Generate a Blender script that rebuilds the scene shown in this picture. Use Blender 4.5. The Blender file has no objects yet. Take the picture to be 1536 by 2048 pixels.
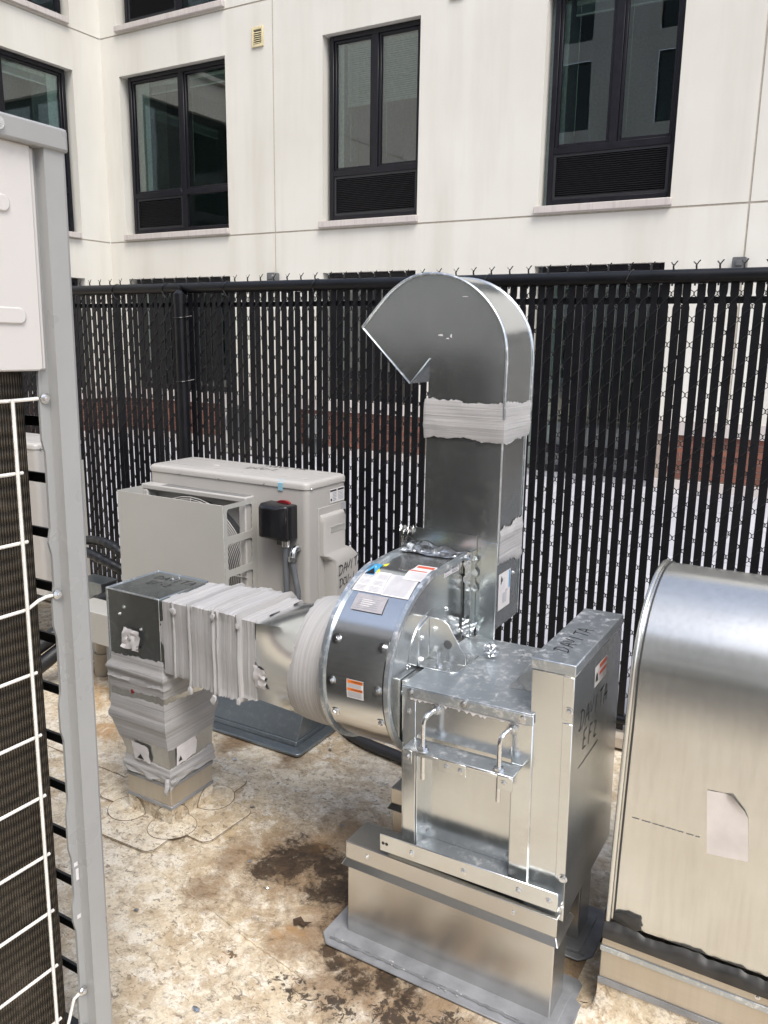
import bpy, bmesh, math, random
from mathutils import Vector, Matrix, Quaternion, noise as mnoise
random.seed(7)
R = math.radians
scene = bpy.context.scene
col = scene.collection

# ------------------------------------------------------------------ camera
# world frame: X runs along the fence (to the right and nearer), Y towards the fence and building, Z up, roof at z = 0
cam_d = bpy.data.cameras.new('camera')
cam_d.sensor_fit = 'VERTICAL'; cam_d.sensor_height = 24.0
cam_d.lens = 24.0 * 1631.5 / 2048.0
cam_d.clip_start = 0.02; cam_d.clip_end = 500
cam = bpy.data.objects.new('camera', cam_d); col.objects.link(cam)
PITCH, ROLL, YAW = R(12.1), R(0.813), R(30.16)
_f = Vector((0, math.cos(PITCH), -math.sin(PITCH))); _u = Vector((0, math.sin(PITCH), math.cos(PITCH))); _r = Vector((1, 0, 0))
_rr = _r*math.cos(ROLL) + _u*math.sin(ROLL); _uu = -_r*math.sin(ROLL) + _u*math.cos(ROLL)
_m = Matrix((_rr, _uu, -_f)).transposed()
_m = Matrix.Rotation(YAW, 3, 'Z') @ _m
cam.matrix_world = Matrix.Translation((0, 0, 1.55)) @ _m.to_4x4()
scene.camera = cam

# ------------------------------------------------------------------ world, sun, exposure
SUN_EL, SUN_AZ = R(57), R(-48)          # azimuth measured from -Y towards +X
sun_dir = Vector((-math.sin(SUN_AZ)*math.cos(SUN_EL), -math.cos(SUN_AZ)*math.cos(SUN_EL), math.sin(SUN_EL)))   # towards the sun
world = bpy.data.worlds.new('World'); scene.world = world; world.use_nodes = True
wn = world.node_tree.nodes; wl = world.node_tree.links; wn.clear()
sky = wn.new('ShaderNodeTexSky'); sky.sky_type = 'NISHITA'; sky.sun_disc = False
sky.sun_elevation = SUN_EL; sky.sun_rotation = math.atan2(sun_dir.x, sun_dir.y)
sky.air_density = 1.0; sky.dust_density = 2.5; sky.ozone_density = 1.0
hs = wn.new('ShaderNodeHueSaturation'); hs.inputs['Saturation'].default_value = 0.72
bg = wn.new('ShaderNodeBackground'); bg.inputs['Strength'].default_value = 0.145
wo = wn.new('ShaderNodeOutputWorld')
wl.new(sky.outputs[0], hs.inputs['Color']); wl.new(hs.outputs[0], bg.inputs[0]); wl.new(bg.outputs[0], wo.inputs[0])
sun_l = bpy.data.lights.new('sun', 'SUN'); sun_l.energy = 1.35; sun_l.angle = R(28); sun_l.color = (1.0, 0.955, 0.87)
sun = bpy.data.objects.new('sun', sun_l); col.objects.link(sun)
sun.rotation_euler = sun_dir.to_track_quat('Z', 'Y').to_euler()
scene.view_settings.view_transform = 'Standard'
try: scene.view_settings.look = 'None'
except Exception: pass
scene.view_settings.exposure = 0.92
scene.view_settings.gamma = 1.0
scene.view_settings.use_curve_mapping = False
scene.cycles.max_bounces = 6; scene.cycles.glossy_bounces = 4; scene.cycles.caustics_reflective = False; scene.cycles.caustics_refractive = False; scene.cycles.diffuse_bounces = 3

# ------------------------------------------------------------------ materials
class NT:
    def __init__(s, name):
        s.m = bpy.data.materials.new(name); s.m.use_nodes = True
        s.n = s.m.node_tree.nodes; s.l = s.m.node_tree.links
        s.p = s.n['Principled BSDF']; s.out = s.n['Material Output']
        s._co = None
    def new(s, t): return s.n.new(t)
    def co(s, kind='Object'):
        if s._co is None: s._co = s.new('ShaderNodeTexCoord')
        return s._co.outputs[kind]
    def map(s, scale=(1,1,1), loc=(0,0,0), rot=(0,0,0), src=None):
        n = s.new('ShaderNodeMapping'); n.inputs['Scale'].default_value = scale
        n.inputs['Location'].default_value = loc; n.inputs['Rotation'].default_value = rot
        s.l.new(src or s.co(), n.inputs[0]); return n.outputs[0]
    def noise(s, scale=5, detail=4, rough=.55, dist=0, vec=None, out=0):
        n = s.new('ShaderNodeTexNoise'); n.inputs['Scale'].default_value = scale
        n.inputs['Detail'].default_value = detail; n.inputs['Roughness'].default_value = rough
        n.inputs['Distortion'].default_value = dist
        s.l.new(vec or s.co(), n.inputs['Vector']); return n.outputs[out]
    def voro(s, scale=5, feature='F1', vec=None, out='Distance', rnd=1):
        n = s.new('ShaderNodeTexVoronoi'); n.feature = feature; n.inputs['Scale'].default_value = scale
        n.inputs['Randomness'].default_value = rnd
        s.l.new(vec or s.co(), n.inputs['Vector']); return n.outputs[out]
    def ramp(s, fac, stops, interp='LINEAR'):
        n = s.new('ShaderNodeValToRGB'); cr = n.color_ramp; cr.interpolation = interp
        while len(cr.elements) < len(stops): cr.elements.new(0.5)
        for e, (p, c) in zip(cr.elements, stops):
            e.position = p; e.color = (c, c, c, 1) if isinstance(c, (int, float)) else (*c, 1)
        s.l.new(fac, n.inputs[0]); return n.outputs[0]
    def mix(s, fac, a, b, mode='MIX'):
        n = s.new('ShaderNodeMix'); n.data_type = 'RGBA'; n.blend_type = mode
        for i, v in ((0, fac), (6, a), (7, b)):
            if isinstance(v, (int, float)):
                n.inputs[i].default_value = v if i == 0 else (v, v, v, 1)
            elif isinstance(v, tuple): n.inputs[i].default_value = (*v, 1)
            else: s.l.new(v, n.inputs[i])
        return n.outputs[2]
    def math(s, op, a, b=0.0, clamp=False):
        n = s.new('ShaderNodeMath'); n.operation = op; n.use_clamp = clamp
        for i, v in ((0, a), (1, b)):
            if isinstance(v, (int, float)): n.inputs[i].default_value = v
            else: s.l.new(v, n.inputs[i])
        return n.outputs[0]
    def blob(s, c, r, vec):            # 1 in the middle of a spot on the roof, 0 outside
        d = s.new('ShaderNodeVectorMath'); d.operation = 'DISTANCE'; d.inputs[1].default_value = c
        s.l.new(vec, d.inputs[0])
        m = s.new('ShaderNodeMapRange'); m.inputs[1].default_value = r*1.25; m.inputs[2].default_value = r*.25
        s.l.new(d.outputs['Value'], m.inputs[0]); return m.outputs[0]
    def set(s, base=None, rough=None, metal=None, bump=None, bstr=.2, bdist=.01, spec=None):
        for k, v in (('Base Color', base), ('Roughness', rough), ('Metallic', metal), ('Specular IOR Level', spec)):
            if v is None: continue
            if isinstance(v, (int, float)): s.p.inputs[k].default_value = v
            elif isinstance(v, tuple): s.p.inputs[k].default_value = (*v, 1)
            else: s.l.new(v, s.p.inputs[k])
        if bump is not None:
            b = s.new('ShaderNodeBump'); b.inputs['Strength'].default_value = bstr; b.inputs['Distance'].default_value = bdist
            s.l.new(bump, b.inputs['Height']); s.l.new(b.outputs[0], s.p.inputs['Normal'])
        return s.m
MAT = {}
def plain(name, base, rough=.5, metal=0, var=.12, scale=30, bump=.0, spec=None):
    t = NT(name); n = t.noise(scale, 4)
    lo = tuple(c*(1-var) for c in base); hi = tuple(min(1, c*(1+var)) for c in base)
    t.set(t.ramp(n, [(.3, lo), (.7, hi)]), t.ramp(n, [(.2, max(0, rough-.07)), (.8, min(1, rough+.07))]), metal,
          n if bump else None, bump, .002, spec)
    MAT[name] = t.m; return t.m
def galv(name, base, rough, spangle=.03, streak=.0, wav=.05, dirt=None, fleck=0, metal=.80):
    t = NT(name)
    n0 = t.noise(5, 4, .6); fine = t.noise(190, 3, .6)
    b0 = tuple(c*(1-spangle) for c in base); b1 = tuple(min(1, c*(1+spangle)) for c in base)
    c = t.mix(n0, b0, b1)
    grain = t.noise(1.0, 4, .6, vec=t.map((3, 3, 240)))
    c = t.mix(.05, c, t.ramp(grain, [(.3, .2), (.7, .8)]), 'OVERLAY')
    if streak:
        st = t.noise(3, 6, .6, vec=t.map((30, 30, 1.2)))
        c = t.mix(t.math('MULTIPLY', t.ramp(st, [(.45, 0.), (.75, 1.)]), streak), c, tuple(x*.6 for x in base))
    rg = t.math('ADD', t.math('MULTIPLY', t.noise(4, 4, .6), .10), rough-.05)
    if fleck:          # white bloom on fresh zinc
        fl = t.math('MULTIPLY', t.ramp(t.noise(46, 6, .74, .3), [(.50, 0.), (.63, 1.)]), t.ramp(t.noise(10, 3, .6), [(.36, .12), (.58, 1.)]))
        c = t.mix(t.math('MULTIPLY', fl, fleck), c, (.86, .87, .88)); rg = t.math('ADD', rg, t.math('MULTIPLY', fl, .22*fleck))
    if dirt:
        c = t.mix(t.math('MULTIPLY', t.ramp(t.noise(4, 5, .55, .3), [(.45, 0.), (.8, 1.)]), .45), c, dirt)
    scr = t.ramp(t.noise(7, 1, .4, vec=t.map((1.2, 1.2, 60), rot=(.5, .8, .3))), [(.735, 0.), (.745, 1.), (.75, 0.)])
    c = t.mix(t.math('MULTIPLY', scr, .35), c, tuple(x*.55 for x in base))
    h = t.math('ADD', t.noise(2.6, 2, .5), t.math('MULTIPLY', fine, .006))
    t.set(c, rg, metal, h, wav, .04)
    MAT[name] = t.m; return t.m
galv('galvanised', (.68, .705, .715), .19, .04, .06, .10, None, .25, .92)
galv('galvanised_bright', (.48, .525, .565), .29, .06, .03, .07, None, 1.0, .76)
galv('galvanised_duct', (.60, .64, .64), .19, .05, .05, .20, None, .25, .93)
galv('galvanised_hood', (.72, .725, .70), .22, .03, .25, .07, (.58, .56, .50), .10, .90)
galv('galvanised_dark', (.26, .295, .32), .34, .08, .10, .05, None, .10, .8)
galv('galvanised_rail', (.62, .62, .605), .26, .03, .05, .08, (.50, .48, .44), 0, .92)
galv('galvanised_curb', (.60, .555, .48), .40, .05, .15, .05, (.38, .30, .20), 0, .75)
plain('dirt_line', (.15, .105, .07), .8, 0, .4, 60)
plain('zinc_bolt', (.72, .73, .74), .24, 1, .15, 90)
plain('dark_edge', (.03, .03, .03), .6)
plain('sealant_black', (.035, .034, .033), .42, 0, .4, 20, .5)
plain('sealant_grey', (.20, .205, .215), .45, 0, .25, 30, .3)
plain('unit_beige', (.46, .445, .425), .38, 0, .04, 3)
plain('unit_beige_dark', (.44, .435, .41), .42, 0, .04, 3)
plain('unit_white', (.60, .58, .565), .32, 0, .03, 3)
plain('post_grey', (.34, .345, .345), .30, .0, .05, 6, .02)
plain('post_grey_dark', (.30, .30, .29), .35, .0, .05, 6)
plain('guard_white', (.80, .78, .74), .33)
plain('guard_black', (.012, .012, .012), .4)
plain('base_black', (.02, .022, .026), .4)
plain('switch_black', (.012, .012, .014), .16)
plain('red_plastic', (.22, .008, .012), .4)
plain('conduit_grey', (.13, .14, .155), .5)
plain('conduit_black', (.035, .036, .04), .5)
plain('insulation_black', (.012, .013, .016), .42, 0, .3, 40, .4)
plain('pvc_pipe', (.50, .46, .40), .5, 0, .2, 12)
plain('fence_black', (.0065, .007, .0095), .36, 0, .3, 8, 0, .35)
plain('fence_wire', (.022, .022, .024), .24)
plain('window_frame', (.0075, .007, .011), .4, 0, .3, 10, 0, .35)
plain('louvre_black', (.022, .022, .026), .4)
plain('marker_black', (.02, .02, .022), .55)
plain('paper', (.72, .70, .71), .65, 0, .06, 25)
plain('paper_grey', (.36, .37, .40), .6)
plain('paper_stained', (.64, .595, .57), .7, 0, .10, 14)
plain('ink_grey', (.30, .32, .36), .6)
plain('ink_light', (.50, .51, .55), .6)
plain('ink_orange', (.75, .20, .03), .55)
plain('ink_red', (.55, .10, .05), .55)
plain('ink_blue', (.05, .33, .62), .5)
plain('ink_yellow', (.85, .72, .04), .5)
plain('tape_blue', (.30, .55, .68), .55)
plain('nameplate_metal', (.62, .57, .55), .35, .6)
plain('vent_yellow', (.66, .58, .36), .55)
plain('interior_paint', (.50, .60, .565), .8)
plain('interior_floor', (.12, .11, .10), .8)
plain('blind_white', (.80, .88, .84), .6)
plain('box_grey', (.12, .125, .13), .5)
plain('leaf_brown', (.06, .035, .02), .7)
plain('rail_plate', (.30, .31, .33), .45, .2, .25, 14)
plain('timber', (.38, .33, .27), .8, 0, .25, 10)
def foil():
    t = NT('foil'); t.set((.86, .87, .88), .13, 1.0, t.noise(60, 5, .6), .5, .006); MAT['foil'] = t.m
foil()
def mastic(name, axis):                 # brushed duct sealant: streaks run around the duct
    t = NT(name)
    sc = {'X': (2.5, 170, 2.5), 'Z': (170, 2.5, 2.5), 'Y': (2.5, 2.5, 170), 'U': (150, 2.0, 2.0)}[axis]
    st = t.noise(1.0, 6, .65, .25, vec=t.map(sc))
    bl = t.noise(9, 5, .6)
    c = t.mix(t.ramp(st, [(.3, 0.), (.7, 1.)]), (.33, .325, .33), (.54, .53, .53))
    c = t.mix(t.math('MULTIPLY', t.ramp(bl, [(.35, 1.), (.55, 0.)]), .35), c, (.42, .425, .43))
    t.set(c, .62, 0, t.math('ADD', st, t.math('MULTIPLY', bl, .3)), .6, .003)
    MAT[name] = t.m
mastic('mastic_u', 'U')                 # brush lines at constant X
mastic('mastic_z', 'Y')                 # brush lines at constant Z
def stucco():
    t = NT('stucco')
    big = t.noise(.35, 4, .6); mid = t.noise(2.2, 5, .6)
    st = t.noise(1.0, 5, .6, vec=t.map((2.2, 2.2, .22)))
    c = t.mix(t.ramp(big, [(.3, 0.), (.7, 1.)]), (.65, .63, .57), (.74, .73, .68))
    c = t.mix(t.math('MULTIPLY', t.ramp(st, [(.46, 0.), (.70, 1.)]), .50), c, (.55, .525, .46))
    c = t.mix(t.math('MULTIPLY', t.ramp(mid, [(.55, 0.), (.8, 1.)]), .2), c, (.61, .59, .53))
    f = t.noise(160, 4, .7)
    t.set(c, .85, 0, t.math('ADD', f, t.math('MULTIPLY', mid, 3.0)), .25, .004); MAT['stucco'] = t.m
stucco()
def stone():
    t = NT('sill_stone'); st = t.noise(1.0, 5, .65, vec=t.map((28, 28, .8)))
    c = t.mix(t.noise(3, 4), (.50, .455, .43), (.61, .57, .545))
    c = t.mix(t.math('MULTIPLY', t.ramp(st, [(.5, 0.), (.7, 1.)]), .5), c, (.36, .31, .30))
    t.set(c, .8, 0, t.noise(80, 4), .2, .003); MAT['sill_stone'] = t.m
stone()
def brick():
    t = NT('brick'); oi = t.new('ShaderNodeObjectInfo')
    c = t.ramp(oi.outputs['Random'], [(0, (.13, .055, .038)), (.5, (.19, .075, .05)), (1, (.25, .10, .065))])
    t.set(t.mix(.25, c, t.noise(40, 4, out=1), 'OVERLAY'), .85, 0, t.noise(120, 4), .3, .003); MAT['brick'] = t.m
brick(); plain('mortar', (.34, .28, .24), .9)
def paver():
    t = NT('paver'); oi = t.new('ShaderNodeObjectInfo')
    c = t.ramp(oi.outputs['Random'], [(0, (.40, .405, .45)), (1, (.49, .495, .54))])
    c = t.mix(t.math('MULTIPLY', t.noise(4, 5), .3), c, (.36, .355, .37))
    t.set(c, .8, 0, t.noise(90, 3), .2, .002); MAT['paver'] = t.m
paver()
def glass():
    t = NT('window_glass'); t.n.remove(t.p)
    tr = t.new('ShaderNodeBsdfTransparent'); tr.inputs[0].default_value = (.78, .92, .87, 1)
    gl = t.new('ShaderNodeBsdfGlossy'); gl.inputs['Roughness'].default_value = .004; gl.inputs[0].default_value = (.9, .95, .95, 1)
    fr = t.new('ShaderNodeFresnel'); fr.inputs[0].default_value = 1.75
    wv = t.noise(1.6, 2); b = t.new('ShaderNodeBump'); b.inputs['Strength'].default_value = .012; b.inputs['Distance'].default_value = .03
    t.l.new(wv, b.inputs['Height']); t.l.new(b.outputs[0], gl.inputs['Normal'])
    mx = t.new('ShaderNodeMixShader')
    t.l.new(t.math('ADD', t.math('MULTIPLY', fr.outputs[0], 1.3), .05, True), mx.inputs[0]); t.l.new(tr.outputs[0], mx.inputs[1]); t.l.new(gl.outputs[0], mx.inputs[2])
    t.l.new(mx.outputs[0], t.out.inputs[0]); MAT['window_glass'] = t.m
glass()
def coil():
    t = NT('coil_fins')
    def wave(d, sc, dist):
        w = t.new('ShaderNodeTexWave'); w.wave_type = 'BANDS'; w.bands_direction = d; w.inputs['Scale'].default_value = sc
        w.inputs['Distortion'].default_value = dist; w.inputs['Detail'].default_value = 2; t.l.new(t.co(), w.inputs[0]); return w.outputs[1]
    fins = wave('Y', 62, .6); rows = wave('Z', 15, 1.6)
    d = t.noise(14, 5, .6)
    c = t.mix(rows, (.030, .023, .016), (.095, .078, .057)); c = t.mix(t.ramp(fins, [(.35, 0.), (.65, .8)]), c, (.014, .011, .008))
    c = t.mix(t.math('MULTIPLY', t.ramp(d, [(.55, 0.), (.7, 1.)]), .4), c, (.13, .11, .085))
    t.set(c, .5, .35, t.math('ADD', fins, rows), .6, .003); MAT['coil_fins'] = t.m
coil()
def membrane():
    t = NT('roof_membrane')
    v = t.co(); dv = t.mix(.10, v, t.noise(5, 4, .6, out=1), 'ADD')
    dv2 = t.mix(.055, v, t.noise(16, 4, .65, out=1), 'ADD')
    n1 = t.noise(2.3, 6, .62); n2 = t.noise(8.5, 8, .70, .7); n3 = t.noise(30, 6, .70, .9); n4 = t.noise(75, 5, .66, .5)
    def spots(lst, vec):
        o = None
        for (x, y, r) in lst:
            b = t.blob((x + .05, y + .05, .05), r, vec); o = b if o is None else t.math('MAXIMUM', o, b)
        return o
    c = t.ramp(n1, [(.30, (.58, .45, .28)), (.43, (.71, .60, .44)), (.55, (.79, .705, .555)), (.70, (.84, .78, .66))])
    c = t.mix(t.math('MULTIPLY', t.ramp(n2, [(.47, 0.), (.58, 1.)]), .60), c, (.46, .335, .20))
    c = t.mix(t.math('MULTIPLY', t.ramp(t.noise(15, 7, .74, .4, vec=t.map((1, 1, 1), (3, 1, 0))), [(.50, 0.), (.57, 1.)]), .80), c, (.87, .81, .70))
    c = t.mix(t.math('MULTIPLY', t.ramp(t.noise(21, 7, .72, .6, vec=t.map((1, 1, 1), (9, 4, 0))), [(.53, 0.), (.59, 1.)]), .55), c, (.44, .345, .235))
    c = t.mix(t.math('MULTIPLY', t.ramp(t.noise(1.0, 5, .6, vec=t.map((14, 5, 1), rot=(0, 0, .6))), [(.5, 0.), (.7, 1.)]), .30), c, (.46, .37, .27))
    # mould marks: small crisp dark shapes in clusters
    clus = t.ramp(t.noise(3.0, 4, .6, vec=t.map((1, 1, 1), (7, 2, 0))), [(.42, .06), (.58, 1.)])
    near = spots([(-1.05, 1.34, .20), (-1.40, 1.25, .28), (-1.25, 1.35, .10), (-1.6, 1.36, .12), (-1.5, 2.1, .4), (-1.25, 2.1, .2), (-1.5, 1.55, .2)], dv)
    dens = t.math('MAXIMUM', clus, t.math('MULTIPLY', near, .9))
    marks = t.ramp(t.noise(44, 4, .62, .9, vec=t.map((1, 1.5, 1), (0, 0, 0), (0, 0, .55))), [(.585, 0.), (.625, 1.)])
    c = t.mix(t.math('MULTIPLY', t.math('MULTIPLY', marks, dens), .75), c, (.17, .12, .08))
    vein = t.ramp(t.noise(13, 5, .66, 1.3, vec=t.map((1, 1.8, 1), (1, 5, 0), (0, 0, .5))), [(.491, 0.), (.5, 1.), (.509, 0.)])
    c = t.mix(t.math('MULTIPLY', t.math('MULTIPLY', vein, t.ramp(t.noise(4, 3), [(.46, 0.), (.56, 1.)])), .75), c, (.15, .105, .07))
    c = t.mix(t.math('MULTIPLY', t.ramp(n4, [(.615, 0.), (.66, 1.)]), .5), c, (.28, .205, .14))
    # brown stains, painted contact shade, and the dark dried puddle beside the fan rail
    stain_and_shade = spots([(-1.28, 1.75, .30), (-1.08, 1.58, .22), (-1.28, 1.98, .16), (-.92, 1.47, .20), (-1.85, 1.75, .22), (-1.48, 1.68, .12), (-.75, 1.45, .20), (-1.0, 1.9, .2), (-1.45, 1.52, .10), (-.42, 1.62, .10), (-.44, 1.80, .12), (-.60, 1.48, .10), (-1.09, 1.68, .10), (-1.85, 1.66, .14), (-1.70, 1.80, .12), (-1.95, 2.24, .10), (-1.70, 2.24, .10)], dv)  # spots at rail and curb feet paint contact shade along with dirt
    hm = t.math('ADD', stain_and_shade, t.math('MULTIPLY', t.math('SUBTRACT', t.noise(11, 8, .78, .5), .5), 2.6))
    c = t.mix(t.ramp(hm, [(.35, 0.), (.60, .45), (1.0, .85)]), c, (.26, .17, .095))
    wet = spots([(-1.39, 1.67, .075), (-1.36, 1.72, .10), (-1.32, 1.79, .085), (-1.235, 1.775, .09), (-1.13, 1.72, .10), (-1.18, 1.68, .08), (-1.40, 1.83, .05),
                 (-1.05, 1.495, .05), (-1.0, 1.465, .055), (-.96, 1.45, .05), (-.92, 1.455, .055), (-.865, 1.48, .06), (-.80, 1.46, .05), (-1.06, 1.59, .07)], dv2)
    wm = t.math('ADD', wet, t.math('MULTIPLY', t.math('SUBTRACT', t.noise(26, 8, .80, .3), .5), 3.0))
    dark = t.mix(t.ramp(n3, [(.40, 0.), (.62, 1.)]), (.028, .018, .011), (.085, .053, .03))
    c = t.mix(t.ramp(wm, [(.10, 0.), (.40, .45), (.62, .96)]), c, dark)
    drips = spots([(-.94, 1.357, .07), (-.91, 1.346, .06), (-1.09, 1.349, .06), (-1.05, 1.342, .06), (-1.01, 1.335, .05), (-.80, 1.40, .10), (-.68, 1.43, .08), (-1.25, 1.348, .05)], dv2)
    dm = t.math('ADD', drips, t.math('MULTIPLY', t.math('SUBTRACT', t.noise(52, 6, .72, .5), .5), 3.2))
    c = t.mix(t.ramp(dm, [(.68, 0.), (.88, .92)]), c, (.045, .03, .02))
    rust = spots([(-1.179, 1.478, .05), (-1.146, 1.486, .045), (-1.25, 1.345, .04), (-1.34, 1.87, .06), (-2.95, 2.35, .14), (-2.8, 2.2, .20), (-2.5, 2.0, .12), (-1.98, 1.66, .06)], dv2)
    c = t.mix(t.math('MULTIPLY', rust, t.ramp(n2, [(.44, .1), (.60, .75)])), c, (.50, .27, .09))
    c = t.mix(1.0, c, t.ramp(t.noise(170, 3, .6), [(.30, .82), (.55, 1.)]), 'MULTIPLY')
    rg = t.ramp(wet, [(0, .62), (1, .48)])
    h = t.math('ADD', t.math('ADD', t.math('MULTIPLY', n1, 1.2), t.math('MULTIPLY', n2, .5)), t.math('MULTIPLY', n3, .22))
    t.set(c, rg, 0, h, .40, .02); MAT['roof_membrane'] = t.m
membrane()

# ------------------------------------------------------------------ mesh helpers
OFF = {}
def _set(o, label=None, cat=None, group=None, kind=None):
    if label: o['label'] = label
    if cat: o['category'] = cat
    if group: o['group'] = group
    if kind: o['kind'] = kind
    return o
def thing(name, loc, label, cat, group=None):
    o = bpy.data.objects.new(name, None); o.empty_display_size = .05; col.objects.link(o)
    o.location = loc; OFF[o] = Vector(loc)
    return _set(o, label, cat, group)
class MB:
    def __init__(s): s.v = []; s.f = []; s.mi = []
    def add(s, vs, fs):
        b = len(s.v); s.v += [tuple(p) for p in vs]; s.f += [tuple(i+b for i in f) for f in fs]; return s
    def box(s, x0, x1, y0, y1, z0, z1):
        return s.add([(x0,y0,z0),(x1,y0,z0),(x1,y1,z0),(x0,y1,z0),(x0,y0,z1),(x1,y0,z1),(x1,y1,z1),(x0,y1,z1)],
                     [(0,3,2,1),(4,5,6,7),(0,1,5,4),(1,2,6,5),(2,3,7,6),(3,0,4,7)])
    def hexa(s, b, t):       # four bottom points, four top points
        return s.add(list(b)+list(t), [(0,3,2,1),(4,5,6,7),(0,1,5,4),(1,2,6,5),(2,3,7,6),(3,0,4,7)])
    def prism(s, pts, ax, a0, a1, caps=True):
        def P(p, a): return {'X': (a, p[0], p[1]), 'Y': (p[0], a, p[1]), 'Z': (p[0], p[1], a)}[ax]
        n = len(pts); fs = [(i, (i+1) % n, n+(i+1) % n, n+i) for i in range(n)]
        if caps: fs += [tuple(range(n-1, -1, -1)), tuple(range(n, 2*n))]
        return s.add([P(p, a0) for p in pts]+[P(p, a1) for p in pts], fs)
    def ribbon(s, pts, ax, a0, a1):      # open profile swept along an axis
        def P(p, a): return {'X': (a, p[0], p[1]), 'Y': (p[0], a, p[1]), 'Z': (p[0], p[1], a)}[ax]
        n = len(pts)
        return s.add([P(p, a0) for p in pts]+[P(p, a1) for p in pts], [(i, i+1, n+i+1, n+i) for i in range(n-1)])
    def tube(s, pts, r, n=8, caps=True, closed=False):
        pts = [Vector(p) for p in pts]; m = len(pts)
        rs = r if isinstance(r, (list, tuple)) else [r]*m
        tang = []
        for i in range(m):
            a = pts[i-1] if (i or closed) else pts[0]; b = pts[(i+1) % m] if (i < m-1 or closed) else pts[-1]
            tang.append((b-a).normalized())
        up = Vector((0, 0, 1)) if abs(tang[0].z) < .9 else Vector((1, 0, 0))
        x = tang[0].cross(up).normalized(); vs = []
        for i in range(m):
            if i:
                x = x - tang[i]*x.dot(tang[i]); x.normalize()
            y = tang[i].cross(x)
            for k in range(n):
                a = 2*math.pi*k/n; vs.append(pts[i] + (x*math.cos(a)+y*math.sin(a))*rs[i])
        fs = []
        for i in range(m if closed else m-1):
            j = (i+1) % m
            for k in range(n): fs.append((i*n+k, i*n+(k+1) % n, j*n+(k+1) % n, j*n+k))
        if caps and not closed: fs += [tuple(range(n-1, -1, -1)), tuple((m-1)*n+k for k in range(n))]
        return s.add(vs, fs)
    def grid(s, fn, nu, nv, closed_u=False):
        vs = [fn(i/(nu if closed_u else nu), j/nv) for i in range(nu if closed_u else nu+1) for j in range(nv+1)]
        w = nv+1; fs = []
        for i in range(nu):
            ii = (i+1) % nu if closed_u else i+1
            for j in range(nv): fs.append((i*w+j, ii*w+j, ii*w+j+1, i*w+j+1))
        return s.add(vs, fs)
    def mesh(s, name, off=(0,0,0), smooth=35, recalc=True):
        o = Vector(off); me = bpy.data.meshes.new(name)
        me.from_pydata([tuple(Vector(p)-o) for p in s.v], [], s.f)
        if recalc:
            bm = bmesh.new(); bm.from_mesh(me); bmesh.ops.recalc_face_normals(bm, faces=bm.faces); bm.to_mesh(me); bm.free()
        if smooth:
            me.polygons.foreach_set('use_smooth', [True]*len(me.polygons)); me.set_sharp_from_angle(angle=R(smooth))
        me.update(); return me
    def build(s, name, mat, parent=None, bevel=0, seg=2, smooth=35, loc=None, recalc=True):
        off = OFF[parent] if parent else Vector(loc or (0,0,0))
        me = s.mesh(name, off, smooth, recalc); me.materials.append(MAT[mat])
        o = bpy.data.objects.new(name, me); col.objects.link(o); OFF[o] = off
        if parent: o.parent = parent
        else: o.location = off
        if bevel:
            b = o.modifiers.new('bevel', 'BEVEL'); b.width = bevel; b.segments = seg; b.limit_method = 'ANGLE'; b.angle_limit = R(40); b.harden_normals = False
        return o
def inst(mesh, name, parent, loc, rot=None, scale=None):
    o = bpy.data.objects.new(name, mesh); col.objects.link(o); o.parent = parent
    o.location = Vector(loc) - OFF[parent]; OFF[o] = Vector(loc)
    if rot is not None: o.rotation_mode = 'QUATERNION'; o.rotation_quaternion = rot
    if scale: o.scale = (scale,)*3
    return o
def copy_tree(o, parent=None):
    c = o.copy(); col.objects.link(c); c.parent = parent
    for ch in list(o.children): copy_tree(ch, c)
    return c
def rrect(x0, x1, y0, y1, r, n=5):
    pts = []
    for cx, cy, a in ((x1-r, y0+r, -90), (x1-r, y1-r, 0), (x0+r, y1-r, 90), (x0+r, y0+r, 180)):
        for i in range(n+1):
            t = R(a+90*i/n); pts.append((cx+r*math.cos(t), cy+r*math.sin(t)))
    return pts
# a hex bolt with washer, axis +Z
def bolt_mesh():
    m = MB()
    m.prism([(.0095*math.cos(R(20*k)), .0095*math.sin(R(20*k))) for k in range(18)], 'Z', 0, .0016)
    m.prism([(.0062*math.cos(R(60*k)), .0062*math.sin(R(60*k))) for k in range(6)], 'Z', .0016, .0065)
    m.prism([(.0035*math.cos(R(45*k)), .0035*math.sin(R(45*k))) for k in range(8)], 'Z', .0065, .0078)
    me = m.mesh('bolt', smooth=30); me.materials.append(MAT['zinc_bolt']); return me
BOLT = bolt_mesh()
def bolt(parent, loc, nrm, s=1.0, name='bolt'):
    q = Vector(nrm).to_track_quat('Z', 'Y') @ Quaternion((0, 0, 1), random.random()*3)
    return inst(BOLT, name, parent, loc, q, s)
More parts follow.
